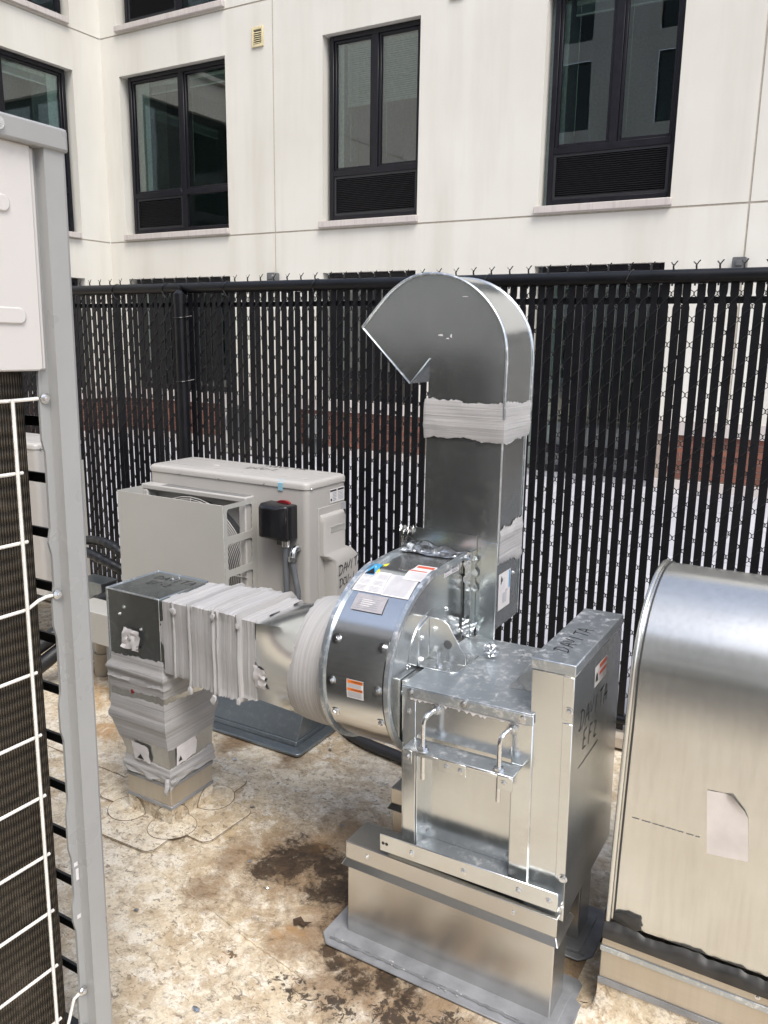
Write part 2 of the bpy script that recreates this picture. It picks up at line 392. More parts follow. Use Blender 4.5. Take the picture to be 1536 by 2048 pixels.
# hand lettering: strokes on a 1 x 1 cell, laid as thin flat ribbons on a surface
GL = {
 'D': [[(.05,-.05),(.12,1.0)],[(-.12,.92),(.35,1.0),(.62,.72),(.60,.35),(.30,.02),(-.15,.0)]],
 'A': [[(.0,.0),(.30,.95),(.42,1.0),(.62,.0)],[(.08,.42),(.60,.45)]],
 'V': [[(.0,1.0),(.25,.0),(.62,1.05)]],
 'I': [[(.15,.0),(.28,1.0)]],
 'T': [[(.30,.0),(.38,.95)],[(.0,.92),(.75,1.05)]],
 'E': [[(.08,.0),(.12,1.0)],[(.10,.98),(.60,1.06)],[(.10,.52),(.45,.57)],[(.05,.0),(.58,.04)]],
 'F': [[(.08,-.02),(.15,1.0)],[(.12,.98),(.62,1.06)],[(.12,.52),(.48,.58)]],
 '2': [[(.08,.80),(.30,1.02),(.52,.82),(.35,.40),(.02,.0),(.62,.06)]],
 'C': [[(.55,.85),(.25,.95),(.05,.45),(.2,.05),(.58,.12)]],
 'U': [[(.05,1.0),(.08,.25),(.28,.02),(.50,.25),(.55,1.0)]],
 '1': [[(.2,.0),(.30,1.0)]], '-': [[(.08,.45),(.45,.48)]],
 'R': [[(.05,.0),(.12,1.0),(.5,.85),(.45,.55),(.1,.48),(.58,.0)]],
 'O': [[(.30,.95),(.06,.5),(.28,.02),(.55,.45),(.32,.97)]],
 'M': [[(.02,.0),(.10,1.0),(.34,.4),(.58,1.0),(.66,.0)]],
}
def scrawl(text, org, u, v, nrm, h, parent, name='handwriting', w=.0036, adv=.82, seed=1):
    rnd = random.Random(seed); m = MB(); u = Vector(u).normalized(); v = Vector(v).normalized(); nrm = Vector(nrm).normalized(); x = 0.0; org = Vector(org)
    for ch in text:
        if ch == ' ': x += .6; continue
        for st in GL.get(ch, []):
            pts = [org + u*((x+px+rnd.uniform(-.03, .03))*h) + v*((py+rnd.uniform(-.04, .04))*h) + nrm*.0007 for px, py in st]
            # soften the corners
            q = [pts[0]]
            for a, b in zip(pts, pts[1:]):
                q += [a.lerp(b, .33), a.lerp(b, .67)]
            q.append(pts[-1])
            L = []; Rr = []
            for i, p in enumerate(q):
                d = (q[min(i+1, len(q)-1)]-q[max(i-1, 0)]).normalized(); sd = nrm.cross(d).normalized()*(w*.5*rnd.uniform(.75, 1.1))
                L.append(p+sd); Rr.append(p-sd)
            n = len(q); m.add(L+Rr, [(i, i+1, n+i+1, n+i) for i in range(n-1)])
        x += adv + rnd.uniform(-.06, .06)
    return m.build(name, 'marker_black', parent, recalc=False, smooth=0)
def print_text(text, org, u, v, nrm, h, mat, parent, name='lettering'):
    cu = bpy.data.curves.new('text', 'FONT'); cu.body = text; cu.size = 1.0
    to = bpy.data.objects.new('text', cu); me = bpy.data.meshes.new_from_object(to); bpy.data.objects.remove(to)
    u = Vector(u).normalized(); v = Vector(v).normalized(); nrm = Vector(nrm).normalized(); org = Vector(org) - OFF[parent]
    for vt in me.vertices: vt.co = org + u*(vt.co.x*h) + v*(vt.co.y*h) + nrm*.0006
    me.materials.clear(); me.materials.append(MAT[mat]); me.name = name
    o = bpy.data.objects.new(name, me); col.objects.link(o); o.parent = parent; OFF[o] = OFF[parent]; return o
def flat(parent, name, mat, org, u, v, nrm, rects, lift=.0004):     # rectangles (u0,u1,v0,v1) on a plane
    m = MB(); org = Vector(org); u = Vector(u).normalized(); v = Vector(v).normalized(); nrm = Vector(nrm).normalized()
    for (a, b, c, d) in rects:
        m.add([org+u*a+v*c+nrm*lift, org+u*b+v*c+nrm*lift, org+u*b+v*d+nrm*lift, org+u*a+v*d+nrm*lift], [(0,1,2,3)])
    return m.build(name, mat, parent, recalc=False, smooth=0)

# ================================================================== SETTING
# roof sheet of the whole terrace, the stained membrane of the enclosure, and pavers beyond the fence
g = MB(); g.add([(-60,-60,-.02),(60,-60,-.02),(60,60,-.02),(-60,60,-.02)], [(0,1,2,3)])
_set(g.build('roof_terrace', 'mortar', smooth=0), kind='structure')
g = MB()
def memb(u, v):
    x = -7 + 9.5*u; y = -3.2 + 6.27*v
    z = .0024*mnoise.noise(Vector((x*2.3, y*2.3, 0))) + .0014*mnoise.noise(Vector((x*7, y*7, 3)))
    return (x, y, z - .003)
g.grid(memb, 190, 150)
ROOF = _set(g.build('roof_membrane', 'roof_membrane'), kind='structure')
for pts in ([(-1.62,1.52),(-1.444,1.481),(-1.288,1.451),(-1.199,1.432),(-1.114,1.419),(-1.02,1.40)], [(-3.2,1.85),(-2.6,1.842),(-2.257,1.839),(-2.08,1.836)], [(-2.6,2.35),(-2.3,2.02),(-2.12,1.83)]):
    fine = []
    for a, b in zip(pts, pts[1:]):
        for i in range(12): f = i/12; fine.append((a[0]+(b[0]-a[0])*f, a[1]+(b[1]-a[1])*f+.004*mnoise.noise(Vector((a[0]*30+f*6, a[1]*30, 0))), -.0012))
    mm = MB(); mm.tube(fine, [.0035+.002*mnoise.noise(Vector((i*.4, 0, 0))) for i in range(len(fine))], 8); seam_o = mm.build('lap_seam', 'roof_membrane', ROOF)
    if pts[0][0] < -2: mm = MB(); mm.tube([(x, y-.0032, -.0008) for x, y, z in fine], .0012, 5); mm.build('dirt_edge', 'dirt_line', seam_o)
pav = MB(); pav.add([(-14,3.07,-.016),(4,3.07,-.016),(4,9.2,-.016),(-14,9.2,-.016)], [(0,1,2,3)])
pave = _set(pav.build('paver_terrace', 'mortar', smooth=0), kind='structure')
pm = MB(); pm.box(-.298,.298,-.298,.298,0,.02); pme = pm.mesh('paver', smooth=0); pme.materials.append(MAT['paver'])
k = 0
for i in range(20):
    for j in range(10):
        x = -10.2+.605*i; y = 3.38+.605*j
        if y > 9.0: continue
        inst(pme, 'paver', pave, (x, y, -.015+random.uniform(-.0015,.0015)))

# ------------------------------------------------------------------ building behind the fence
WY, WX = 9.0, -10.05
bld = thing('apartment_building', (-6, 9, 0), 'cream stucco apartment building with black windows behind the slatted fence', 'building')
def PM(u, d, z): return (u, WY+d, z)            # main wall: u = X, d = depth into the wall
def PW(u, d, z): return (WX-d, u, z)            # wing wall: u = Y
def quadm(m, P, u0, u1, z0, z1, d): m.add([P(u0,d,z0),P(u1,d,z0),P(u1,d,z1),P(u0,d,z1)], [(0,1,2,3)])
def pbox(m, P, u0, u1, d0, d1, z0, z1):
    a, b = P(u0,d0,z0), P(u1,d1,z1)
    m.box(min(a[0],b[0]),max(a[0],b[0]),min(a[1],b[1]),max(a[1],b[1]),z0,z1)
def wall_panel(P, u0, u1, z0, z1, ops):
    m = MB(); us = sorted({u0,u1,*[o[0] for o in ops],*[o[1] for o in ops]}); zs = sorted({z0,z1,*[o[2] for o in ops],*[o[3] for o in ops]})
    us = [u for u in us if u0 <= u <= u1]; zs = [z for z in zs if z0 <= z <= z1]
    for a, b in zip(us, us[1:]):
        for c, d in zip(zs, zs[1:]):
            um, zm = (a+b)/2, (c+d)/2
            if any(o[0] < um < o[1] and o[2] < zm < o[3] for o in ops): continue
            quadm(m, P, a, b, c, d, 0)
    for o in ops:
        a, b, c, d = max(o[0],u0), min(o[1],u1), max(o[2],z0), min(o[3],z1)
        D = .17
        for q in ([(a,c),(a,d)],[(b,c),(b,d)],[(a,c),(b,c)],[(a,d),(b,d)]):
            if q[0][0] == q[1][0] and not (u0 < q[0][0] < u1): continue
            if q[0][1] == q[1][1] and not (z0 < q[0][1] < z1): continue
            (p,r_),(s_,t_) = q
            m.add([P(p,0,r_),P(s_,0,t_),P(s_,D,t_),P(p,D,r_)], [(0,1,2,3)])
    for q in ([(u0,z0),(u1,z0)],[(u1,z0),(u1,z1)],[(u1,z1),(u0,z1)],[(u0,z1),(u0,z0)]):   # panel edges into the joint
        (p,r_),(s_,t_) = q
        if any(o[2] <= r_ <= o[3] and o[2] <= t_ <= o[3] and r_ == t_ for o in ops): continue
        m.add([P(p,0,r_),P(s_,0,t_),P(s_,.02,t_),P(p,.02,r_)], [(0,1,2,3)])
    return m.build('wall_panel', 'stucco', bld, recalc=False, smooth=0)
A = (-9.70, -7.735); Bw = (-6.19, -4.838); Cw = (-3.335, -1.93)
rows = [(.735, 2.865), (2.885, 5.650), (5.670, 8.6)]
mid = [(A[0],A[1],2.965,5.122),(Bw[0],Bw[1],2.965,5.122),(Cw[0],Cw[1],2.965,5.122)]
low = [(A[0],A[1],.70,2.345),(Bw[0],Bw[1],.70,2.345),(Cw[0],Cw[1],.05,2.345)]
upp = [(A[0],A[1],5.76,7.9),(Bw[0],Bw[1],5.76,7.9),(Cw[0],Cw[1],5.76,7.9)]
cols = [(-10.05,-6.958),(-6.938,-1.191),(-1.171,14.0)]
for (z0,z1), ops in zip(rows, (low, mid, upp)):
    for (u0,u1) in cols:
        o2 = [o for o in ops if o[0] >= u0 and o[1] <= u1]
        wall_panel(PM, u0, u1, z0, z1, o2)
jm = MB()
for z in (2.875, 5.66): pbox(jm, PM, -10.05, 14, .008, .022, z-.02, z+.02)
for u in (-6.948, -1.181): pbox(jm, PM, u-.02, u+.02, .0085, .0225, .75, 8.6)
plain('joint_grey', (.47, .43, .37), .9)
jm.build('wall_joint', 'joint_grey', bld, smooth=0)
WN = (6.36, 8.42)
wops = ([(WN[0],8.485,.70,2.33)], [(WN[0],8.485,2.955,5.125)], [(WN[0],8.485,5.76,7.9)])
for (z0,z1), ops in zip(rows, wops):
    wall_panel(PW, -4.0, WY, z0, z1, ops)
jm = MB()
for z in (2.875, 5.66): pbox(jm, PW, -4, WY, .008, .022, z-.02, z+.02)
jm.build('wall_joint', 'joint_grey', bld, smooth=0)
def bars(m, P, rects, d0, d1):
    for (a,b,c,d) in rects: pbox(m, P, a, b, d0, d1, c, d)
def window(P, u0, u1, z0, z1, mull, tz, lv, seed, blind=None, sill=True, flip=False, jw=.10):
    rnd = random.Random(seed); F = .058
    m = MB()
    bars(m, P, [(u0,u0+F,z0,z1),(u1-F,u1,z0,z1),(u0+F,u1-F,z0,z0+F*1.2),(u0+F,u1-F,z1-F,z1)], .085, .16)
    bars(m, P, [(mull-.045,mull+.045,tz-.035 if lv == 'full' else z0+F*1.2,z1-F)], .088, .155)
    bars(m, P, [(u0+F,mull-.045,tz-.035,tz+.035),(mull+.045,u1-F,tz-.035,tz+.035)] if lv != 'full' else [(u0+F,u1-F,tz-.0351,tz+.035)], .0865, .155)
    # sash inside each light
    for a,b in ((u0+F,mull-.045),(mull+.045,u1-F)):
        s=.032
        bars(m, P, [(a,a+s,tz+.035,z1-F),(b-s,b,tz+.035,z1-F),(a+s,b-s,tz+.035,tz+.035+s),(a+s,b-s,z1-F-s,z1-F)], .105, .15)
    w = m.build('window', 'window_frame', bld, bevel=.004, seg=1)
    m = MB()
    for a,b in ((u0+F+.03,mull-.075),(mull+.075,u1-F-.03)): quadm(m, P, a, b, tz+.06, z1-F-.03, .128)
    if lv == 'left': quadm(m, P, mull+.045, u1-F, z0+F, tz-.035, .128)
    if lv == 'none':
        for a,b in ((u0+F,mull-.045),(mull+.045,u1-F)): quadm(m, P, a, b, z0+F, tz-.035, .128)
    m.build('pane', 'window_glass', w, smooth=0, recalc=False)
    if lv in ('left','full') :
        a, b = (u0+F, (mull-.045) if lv == 'left' else u1-F); c, d = z0+F*1.2, tz-.035
        m = MB(); bars(m, P, [(a,a+.03,c,d),(b-.03,b,c,d),(a+.03,b-.03,c,c+.03),(a+.03,b-.03,d-.03,d)], .10, .15)
        z = c+.035
        while z < d-.04:
            p = [P(a+.03,.105,z),P(b-.03,.105,z),P(b-.03,.14,z+.019),P(a+.03,.14,z+.019)]
            m.add(p, [(0,1,2,3)]); m.add([P(a+.03,.105,z),P(b-.03,.105,z),P(b-.03,.105,z+.004),P(a+.03,.105,z+.004)], [(0,1,2,3)]); z += .0215
        pbox(m, P, a, b, .149, .152, c, d)
        m.build('louvre', 'louvre_black', w, smooth=0, recalc=False)
    if sill:
        m = MB(); pbox(m, P, u0-.09, u1+.02, -.055, .10, z0-.078, z0-.003)
        m.build('sill', 'sill_stone', w, bevel=.006, seg=1)
    # room behind the glass
    m = MB(); D = 2.6
    ra, rb, rc, rd = u0-.35, u1+.9, z0-.15, z1+.25
    if flip: ra, rb = u0-.9, u1+.35
    quadm(m, P, ra, rb, rc, rd, D)
    for (p,r_,s_,t_) in ((ra,rc,ra,rd),(rb,rc,rb,rd),(ra,rd,rb,rd),(ra,rc,rb,rc)):
        m.add([P(p,.2,r_),P(s_,.2,t_),P(s_,D,t_),P(p,D,r_)], [(0,1,2,3)])
    for (a,b,c,d) in ((ra,u0,rc,rd),(u1,rb,rc,rd),(u0,u1,z1,rd),(u0,u1,rc,z0)): quadm(m, P, a, b, c, d, .2)
    m.build('room', 'interior_paint', w, smooth=0, recalc=False)
    # inner jamb reveal and blind
    m = MB(); pbox(m, P, *((u0+F, u0+F+.03+jw) if not flip else (u1-F-.03-jw, u1-F)), .17, .50, tz, z1-F); m.build('inner_jamb', 'blind_white', w, smooth=0)
    m = MB(); bz = blind if blind else z1-F-.16
    for a,b in ((u0+F+.03+.10,mull-.05),(mull+.05,u1-F-.03)):
        pbox(m, P, a, b, .20, .225, z1-F-.075, z1-F-.03)
        z = bz; st = .024 if blind else .009
        while z < z1-F-.08:
            hh = .021 if blind else .007; m.add([P(a,.203,z),P(b,.203,z),P(b,.213,z+hh),P(a,.213,z+hh)], [(0,1,2,3)]); z += st
        pbox(m, P, a, b, .20, .225, bz-.02, bz-.004)
        for uu in (a+.05,): pbox(m, P, uu, uu+.006, .197, .2, tz+.15, z1-F-.05)
    m.build('blind', 'blind_white', w, smooth=0, recalc=False)
    return w
window(PM, A[0]+.08, A[1], 2.972, 5.118, -8.61, 3.51, 'left', 1, jw=.24)
window(PM, Bw[0]+.05, Bw[1], 2.972, 5.118, -5.49, 3.545, 'full', 2, blind=4.35, jw=.07)
window(PM, Cw[0]+.06, Cw[1], 2.972, 5.118, -2.585, 3.545, 'full', 3, jw=.05)
window(PM, A[0]+.08, A[1], 5.767, 7.89, -8.61, 6.32, 'left', 4)
window(PM, Bw[0]+.05, Bw[1], 5.767, 7.89, -5.49, 6.34, 'full', 5)
window(PM, Cw[0]+.06, Cw[1], 5.767, 7.89, -2.585, 6.34, 'full', 6)
window(PM, A[0]+.08, A[1], .745, 2.34, -8.61, 1.05, 'none', 7, sill=False)
window(PM, Bw[0]+.05, Bw[1], .745, 2.34, -5.49, 1.05, 'none', 8, sill=False)
window(PM, Cw[0]+.06, Cw[1], .05, 2.34, -2.78, .30, 'none', 9, sill=False)
window(PW, WN[0], WN[1], 2.96, 5.118, 7.37, 3.53, 'left', 10, flip=True, jw=.16)
window(PW, WN[0], WN[1], 5.767, 7.89, 7.37, 6.32, 'left', 11, flip=True)
window(PW, WN[0], WN[1], .745, 2.325, 7.37, 1.05, 'none', 12, sill=False, flip=True)
# stone band, brick base and kerb of the building
m = MB()
for a,b in ((WX, Cw[0]-.02), (Cw[1]+.02, 14.0)): pbox(m, PM, a, b, -.03, .10, .585, .735)
pbox(m, PW, -4, WY-.031, -.03, .10, .585, .735)
m.build('stone_band', 'sill_stone', bld, smooth=0)
m = MB()
for a,b in ((WX, Cw[0]-.02), (Cw[1]+.02, 14.0)): pbox(m, PM, a, b, .006, .10, .11, .585)
pbox(m, PW, -4, WY, .006, .10, .11, .585)
plinth = m.build('brick_base', 'mortar', bld, smooth=0)
bme = MB(); bme.box(-.0965,.0965,-.006,.006,-.0285,.0285); bmesh_ = bme.mesh('brick', smooth=0); bmesh_.materials.append(MAT['brick'])
spots = []
for r_ in range(7):
    z = .15+.0672*r_; off = .1 if r_ % 2 else 0
    x = -9.95+off
    while x < 1.2:
        if not (Cw[0]-.13 < x < Cw[1]+.13): spots.append((x, WY, z, 0))
        x += .2033
    y = 7.0+off
    while y < 8.9: spots.append((WX, y, z, 1)); y += .2033
spots.sort(key=lambda s_: (s_[3], abs(s_[0]+4.5)))
for s_ in spots[:300]:
    inst(bmesh_, 'brick', plinth, (s_[0], s_[1]+.004, s_[2]))
m = MB()
for s_ in spots[300:]:
    if s_[3]: m.box(s_[0]-.01, s_[0]+.002, s_[1]-.0965, s_[1]+.0965, s_[2]-.0285, s_[2]+.0285)
    else: m.box(s_[0]-.0965, s_[0]+.0965, s_[1]-.002, s_[1]+.01, s_[2]-.0285, s_[2]+.0285)
_set(m.build('brick_rest', 'brick', plinth, smooth=0), kind='stuff')
m = MB()
for a,b in ((WX, Cw[0]-.02), (Cw[1]+.02, 14.0)): pbox(m, PM, a, b, -.05, .10, -.01, .105)
pbox(m, PW, -4, WY-.051, -.05, .10, -.01, .105)
m.build('base_kerb', 'sill_stone', bld, smooth=0)
m = MB(); pbox(m, PM, Cw[0], Cw[1], -.05, .15, -.01, .05); m.build('door_threshold', 'rail_plate', bld, smooth=0)
# dryer vents and small boxes on the wall
def vent(x0, x1, z0, z1, label):
    t = thing('wall_vent', ((x0+x1)/2, WY, z0), label, 'vent', 'vents on the building wall')
    m = MB(); pbox(m, PM, x0, x0+.03, -.022, -.001, z0, z1); pbox(m, PM, x1-.03, x1, -.022, -.001, z0, z1)
    pbox(m, PM, x0+.03, x1-.03, -.022, -.001, z0, z0+.035); pbox(m, PM, x0+.03, x1-.03, -.022, -.001, z1-.035, z1)
    m.build('frame', 'vent_yellow', t, bevel=.004, seg=1)
    m = MB(); pbox(m, PM, x0+.03, x1-.03, -.004, -.0015, z0+.035, z1-.035); m.build('backing', 'box_grey', t, smooth=0)
    z = z0+.045
    while z < z1-.05:
        m = MB(); m.add([PM(x0+.03,-.02,z),PM(x1-.03,-.02,z),PM(x1-.03,-.006,z+.014),PM(x0+.03,-.006,z+.014),PM(x0+.03,-.02,z-.003),PM(x1-.03,-.02,z-.003)], [(0,1,2,3),(0,1,5,4)])
        m.build('slat', 'vent_yellow', t, smooth=0, recalc=False); z += .024
vent(-7.27, -7.085, 5.135, 5.37, 'small square pale yellow louvred vent high on the cream wall')
vent(-4.47, -4.30, 5.205, 5.43, 'pale yellow vent cut by the top edge of the photo')
for x, lab in ((-6.95, 'small grey box at the foot of the left wall joint above the fence'), (-1.205, 'small grey box at the foot of the right wall joint above the fence')):
    m = MB(); m.prism(rrect(x-.065, x+.065, 2.255, 2.362, .012, 2), 'Y', WY-.11, WY-.002); m.box(x-.03, x+.03, WY-.13, WY-.11, 2.28, 2.33)
    _set(m.build('wall_light_box', 'box_grey', loc=(x, WY-.06, 2.3), bevel=.003, seg=1), lab, 'wall box', 'boxes under the wall joints')

# building and fence on the camera's side of the courtyard: seen only as reflections in glass and metal
ob = thing('facing_building', (-4, -11, 0), 'cream apartment building across the courtyard, mirrored in the window glass', 'building')
m = MB(); wins = []
for fl in range(5):
    for k2 in range(6): wins.append((-15+4.0*k2, -13.2+4.0*k2, .2+2.79*fl if fl == 0 else 2.97+2.79*(fl-1), 2.34+2.79*fl))
us = sorted({-17, 9, *[w[0] for w in wins], *[w[1] for w in wins]}); zs = sorted({0, 14.2, *[w[2] for w in wins], *[w[3] for w in wins]})
for a, b in zip(us, us[1:]):
    for c, d in zip(zs, zs[1:]):
        if any(w[0] < (a+b)/2 < w[1] and w[2] < (c+d)/2 < w[3] for w in wins): continue
        m.add([(a,-11,c),(b,-11,c),(b,-11,d),(a,-11,d)], [(0,1,2,3)])
m.add([(-17,-11,0),(-17,-11,14.2),(-17,-19,14.2),(-17,-19,0)], [(0,1,2,3)]); m.add([(9,-11,0),(9,-11,14.2),(9,-19,14.2),(9,-19,0)], [(0,1,2,3)]); m.add([(-17,-11,14.2),(9,-11,14.2),(9,-19,14.2),(-17,-19,14.2)], [(0,1,2,3)])
m.build('wall', 'stucco', ob, smooth=0, recalc=False)
for w in wins:
    m = MB(); a,b,c,d = w
    for q in ((a,a+.06,c,d),(b-.06,b,c,d),(a+.06,b-.06,c,c+.06),(a+.06,b-.06,d-.06,d),((a+b)/2-.04,(a+b)/2+.04,c+.06,d-.06)): m.box(q[0],q[1],-11.16,-11.08,q[2],q[3])
    wo_ = m.build('window', 'window_frame', ob, smooth=0)
    m = MB(); m.add([(a,-11.12,c),(b,-11.12,c),(b,-11.12,d),(a,-11.12,d)], [(0,1,2,3)]); m.build('pane', 'switch_black', wo_, smooth=0, recalc=False)
bf = thing('rear_fence', (-2, -2.9, 0), 'black slatted fence behind the viewer, seen only in metal reflections', 'fence')
m = MB()
for i in range(150): x = -5.5+.0555*i; m.box(x-.019, x+.019, -2.903, -2.897, .07, 1.75)
m.build('slat_panel', 'fence_black', bf, smooth=0)
m = MB(); m.tube([(-5.6,-2.9,1.77),(2.9,-2.9,1.77)], .024, 12); m.build('top_rail', 'fence_black', bf)

# ================================================================== FENCE
FY = 3.0; PITCHX = .03725
fen = thing('slatted_fence', (-2, FY, 0), 'black chain link fence with vertical privacy slats along the roof terrace', 'fence')
m = MB(); m.tube([(-5.2,FY,1.7655),(.8,FY,1.7655)], .0245, 16); m.build('top_rail', 'fence_black', fen)
m = MB(); m.tube([(-5.2,FY,.113),(.8,FY,.113)], .019, 12); m.build('bottom_rail', 'fence_black', fen)
m = MB(); m.box(-5.2,.8,FY+.0065,FY+.0095,1.676,1.699); m.build('slat_strap', 'fence_black', fen)
m = MB(); m.box(-5.2,.8,2.955,3.06,.012,.058); m.build('base_timber', 'timber', fen, bevel=.004)
W = .0135
def slat_profile(w):
    z0, z1 = .076, 1.748; zn = 1.6875
    r_ = [(w,z0),(w,zn-.022),(w-.0012,zn-.016),(w-.0036,zn-.006),(w-.0036,zn+.006),(w-.0012,zn+.016),(w,zn+.022),(w,z1)]
    return r_ + [(-x,z) for x,z in reversed(r_)]
sm = MB(); pr = slat_profile(W)
n = len(pr); yb = .0028
sm.add([(x,-yb,z) for x,z in pr]+[(x,yb,z) for x,z in pr], [tuple(range(n)), tuple(range(2*n-1,n-1,-1))]+[(i,(i+1)%n,n+(i+1)%n,n+i) for i in range(n)])
sme = sm.mesh('slat', smooth=0); sme.materials.append(MAT['fence_black'])
for i in range(120):
    x = -4.45 + PITCHX*(i+.5)
    o = inst(sme, 'slat', fen, (x+random.gauss(0,.0011), FY+random.uniform(-.0006,.0006), random.uniform(-.008,.004)),
             Matrix.Rotation(random.gauss(0,.0012),3,'Y').to_quaternion() @ Matrix.Rotation(random.gauss(0,.045),3,'Z').to_quaternion())
m = MB(); Hh = .0427
for kx in range(122):
    xa = -4.45+PITCHX*(kx-1); xb = xa+PITCHX; pts = []
    nz = 39
    for j in range(nz+1):
        left = (j+kx) % 2 == 0
        z = .086+Hh*j
        xk = xa if left else xb
        sgn = 1 if left else -1
        pts.append((xk+.0016*(-sgn), FY+(.0035 if j % 2 else -.0035)*0, z-.0035)); pts.append((xk+.0016*(-sgn), FY, z+.0035))
        if j < nz:
            nx = xb if left else xa
            yy = FY-.0056 if left else FY+.0056
            pts.append((xk*.72+nx*.28, yy, z+Hh*.28)); pts.append((xk*.28+nx*.72, yy, z+Hh*.72))
    m.tube(pts, .0016, 4, caps=False)
    if kx % 2 == 0:      # twisted barb above the rail
        x = xa
        if -4.4 < x < .3:
            m.tube([(x,FY-.002,1.735),(x+.002,FY+.003,1.775),(x,FY-.003,1.800),(x+.001,FY,1.806)], .0034, 5)
            a = random.uniform(-.3,.3)
            m.tube([(x+.001,FY,1.803),(x+.006+a*.004,FY,1.811),(x+.012,FY+a*.01,1.818)], .0021, 4); m.tube([(x+.001,FY,1.803),(x-.005,FY,1.809),(x-.009+a*.005,FY,1.814)], .0021, 4)
_set(m.build('chain_link', 'fence_wire', fen, smooth=60, recalc=False), kind='stuff')
for x in (-4.30, -2.862, -1.422, .02):
    m = MB(); m.tube([(x,FY-.036,0),(x,FY-.036,1.71)], .0285, 16)
    p = m.build('post', 'fence_black', fen)
    m = MB(); m.tube([(x,FY-.036,1.69),(x,FY-.036,1.735),(x,FY-.03,1.745)], [.031,.031,.02], 14)
    lp = [(x, FY+.031*math.cos(R(a)), 1.7655+.031*math.sin(R(a))) for a in range(-200, 25, 15)]
    m.tube(lp, .007, 6); m.build('post_cap', 'fence_black', p)
    for z in (1.63, 1.33, .9, .5):
        m = MB(); m.tube([(x+.033*math.cos(R(a)), FY-.036+.033*math.sin(R(a)), z+.004*math.sin(R(a*1))) for a in range(0,360,20)], .0018, 5, closed=True)
        m.tube([(x+.03,FY-.036,z),(x+.05,FY-.01,z+.006)], .0018, 5); m.build('tie_wire', 'fence_wire', p)
for x in (-3.33, -2.985, -2.60, -2.10, -1.30, -.76):
    m = MB(); m.tube([(x+.012*math.sin(R(a)), FY+.027*math.cos(R(a)), 1.7655+.027*math.sin(R(a))) for a in range(0,360,20)], .0016, 5, closed=True)
    m.tube([(x,FY-.026,1.75),(x+.012,FY-.02,1.725),(x+.022,FY-.008,1.715)], .0016, 5)
    m.build('tie_wire', 'fence_wire', fen)

# ================================================================== EQUIPMENT RAILS UNDER THE FAN
def rail(x0, x1, y0, y1, label, plate=True):
    t = thing('equipment_rail', ((x0+x1)/2, (y0+y1)/2, 0), label, 'rail', 'metal rails carrying the exhaust fan')
    m = MB(); m.box(x0, x1, y0, y1, .004, .232); m.build('body', 'galvanised_rail', t, bevel=.003)
    m = MB(); e = .004
    top = [(y0-e,.232),(y0-e,.276),(y1+e,.276),(y1+e,.232)]
    m.box(x0-e, x1+e, y0-e, y1+e, .228, .276)
    # flared drip edge
    b = [(x0-e,y0-e,.228),(x1+e,y0-e,.228),(x1+e,y1+e,.228),(x0-e,y1+e,.228)]; q = [(x0-e-.008,y0-e-.010,.212),(x1+e+.008,y0-e-.010,.212),(x1+e+.008,y1+e+.010,.212),(x0-e-.008,y1+e+.010,.212)]
    m.add(b+q, [(0,1,5,4),(1,2,6,5),(2,3,7,6),(3,0,4,7)])
    cap = m.build('cap', 'galvanised_rail', t, bevel=.002, recalc=False)
    for x in (x0+.06, x1-.10): bolt(t, (x, y0-e, .252), (0,-1,0), .62)
    m = MB(); X0,X1,Y0,Y1 = x0-.055,x1+.052,y0-.066,y1+.06; c = .03
    m.prism([(X0+c,Y0),(X1-c,Y0),(X1,Y0+c),(X1,Y1-c),(X1-c,Y1),(X0+c,Y1),(X0,Y1-c),(X0,Y0+c)], 'Z', .001, .007)
    m.build('base_flange', 'rail_plate', t, bevel=.002, seg=1)
    m = MB(); m.prism(rrect(x0-.022,x1+.02,y0-.04,y1+.03,.012,3), 'Z', .0072, .0105); m.build('flashing_strip', 'rail_plate', t, bevel=.001, seg=1)
    m = MB(); rnd = random.Random(3)
    pts = []
    k2 = 46
    for i in range(k2+1):
        x = X0+.03+(X1-X0-.05)*i/k2; pts.append((x, Y0+.022+rnd.uniform(-.003,.003), .009))
    m.tube(pts, [.0022+rnd.random()*.002 for _ in pts], 6); m.build('sealant_bead', 'sealant_grey', t)
    m = MB()
    for i in range(16):
        x = rnd.uniform(X0+.03, X1-.05); y = Y0+.022+rnd.uniform(-.008,.008); s_ = rnd.uniform(.0008,.0022)
        m.box(x-s_*1.6, x+s_*1.6, y-s_, y+s_, .008, .0105+s_)
    _set(m.build('sealant_crumbs', 'mastic_z', t, bevel=.001, seg=1), kind='stuff')
    return t
rail(-1.017, -.460, 1.589, 1.685, 'front galvanised equipment rail on the stained roof under the exhaust fan')
rail(-1.045, -.482, 1.872, 1.966, 'rear galvanised equipment rail half hidden beneath the exhaust fan')

# ================================================================== EXHAUST FAN
fan = thing('exhaust_fan', (-.70, 1.78, .279), 'galvanised centrifugal exhaust fan with round scroll and motor cover marked EF2', 'exhaust fan')
G = 'galvanised'
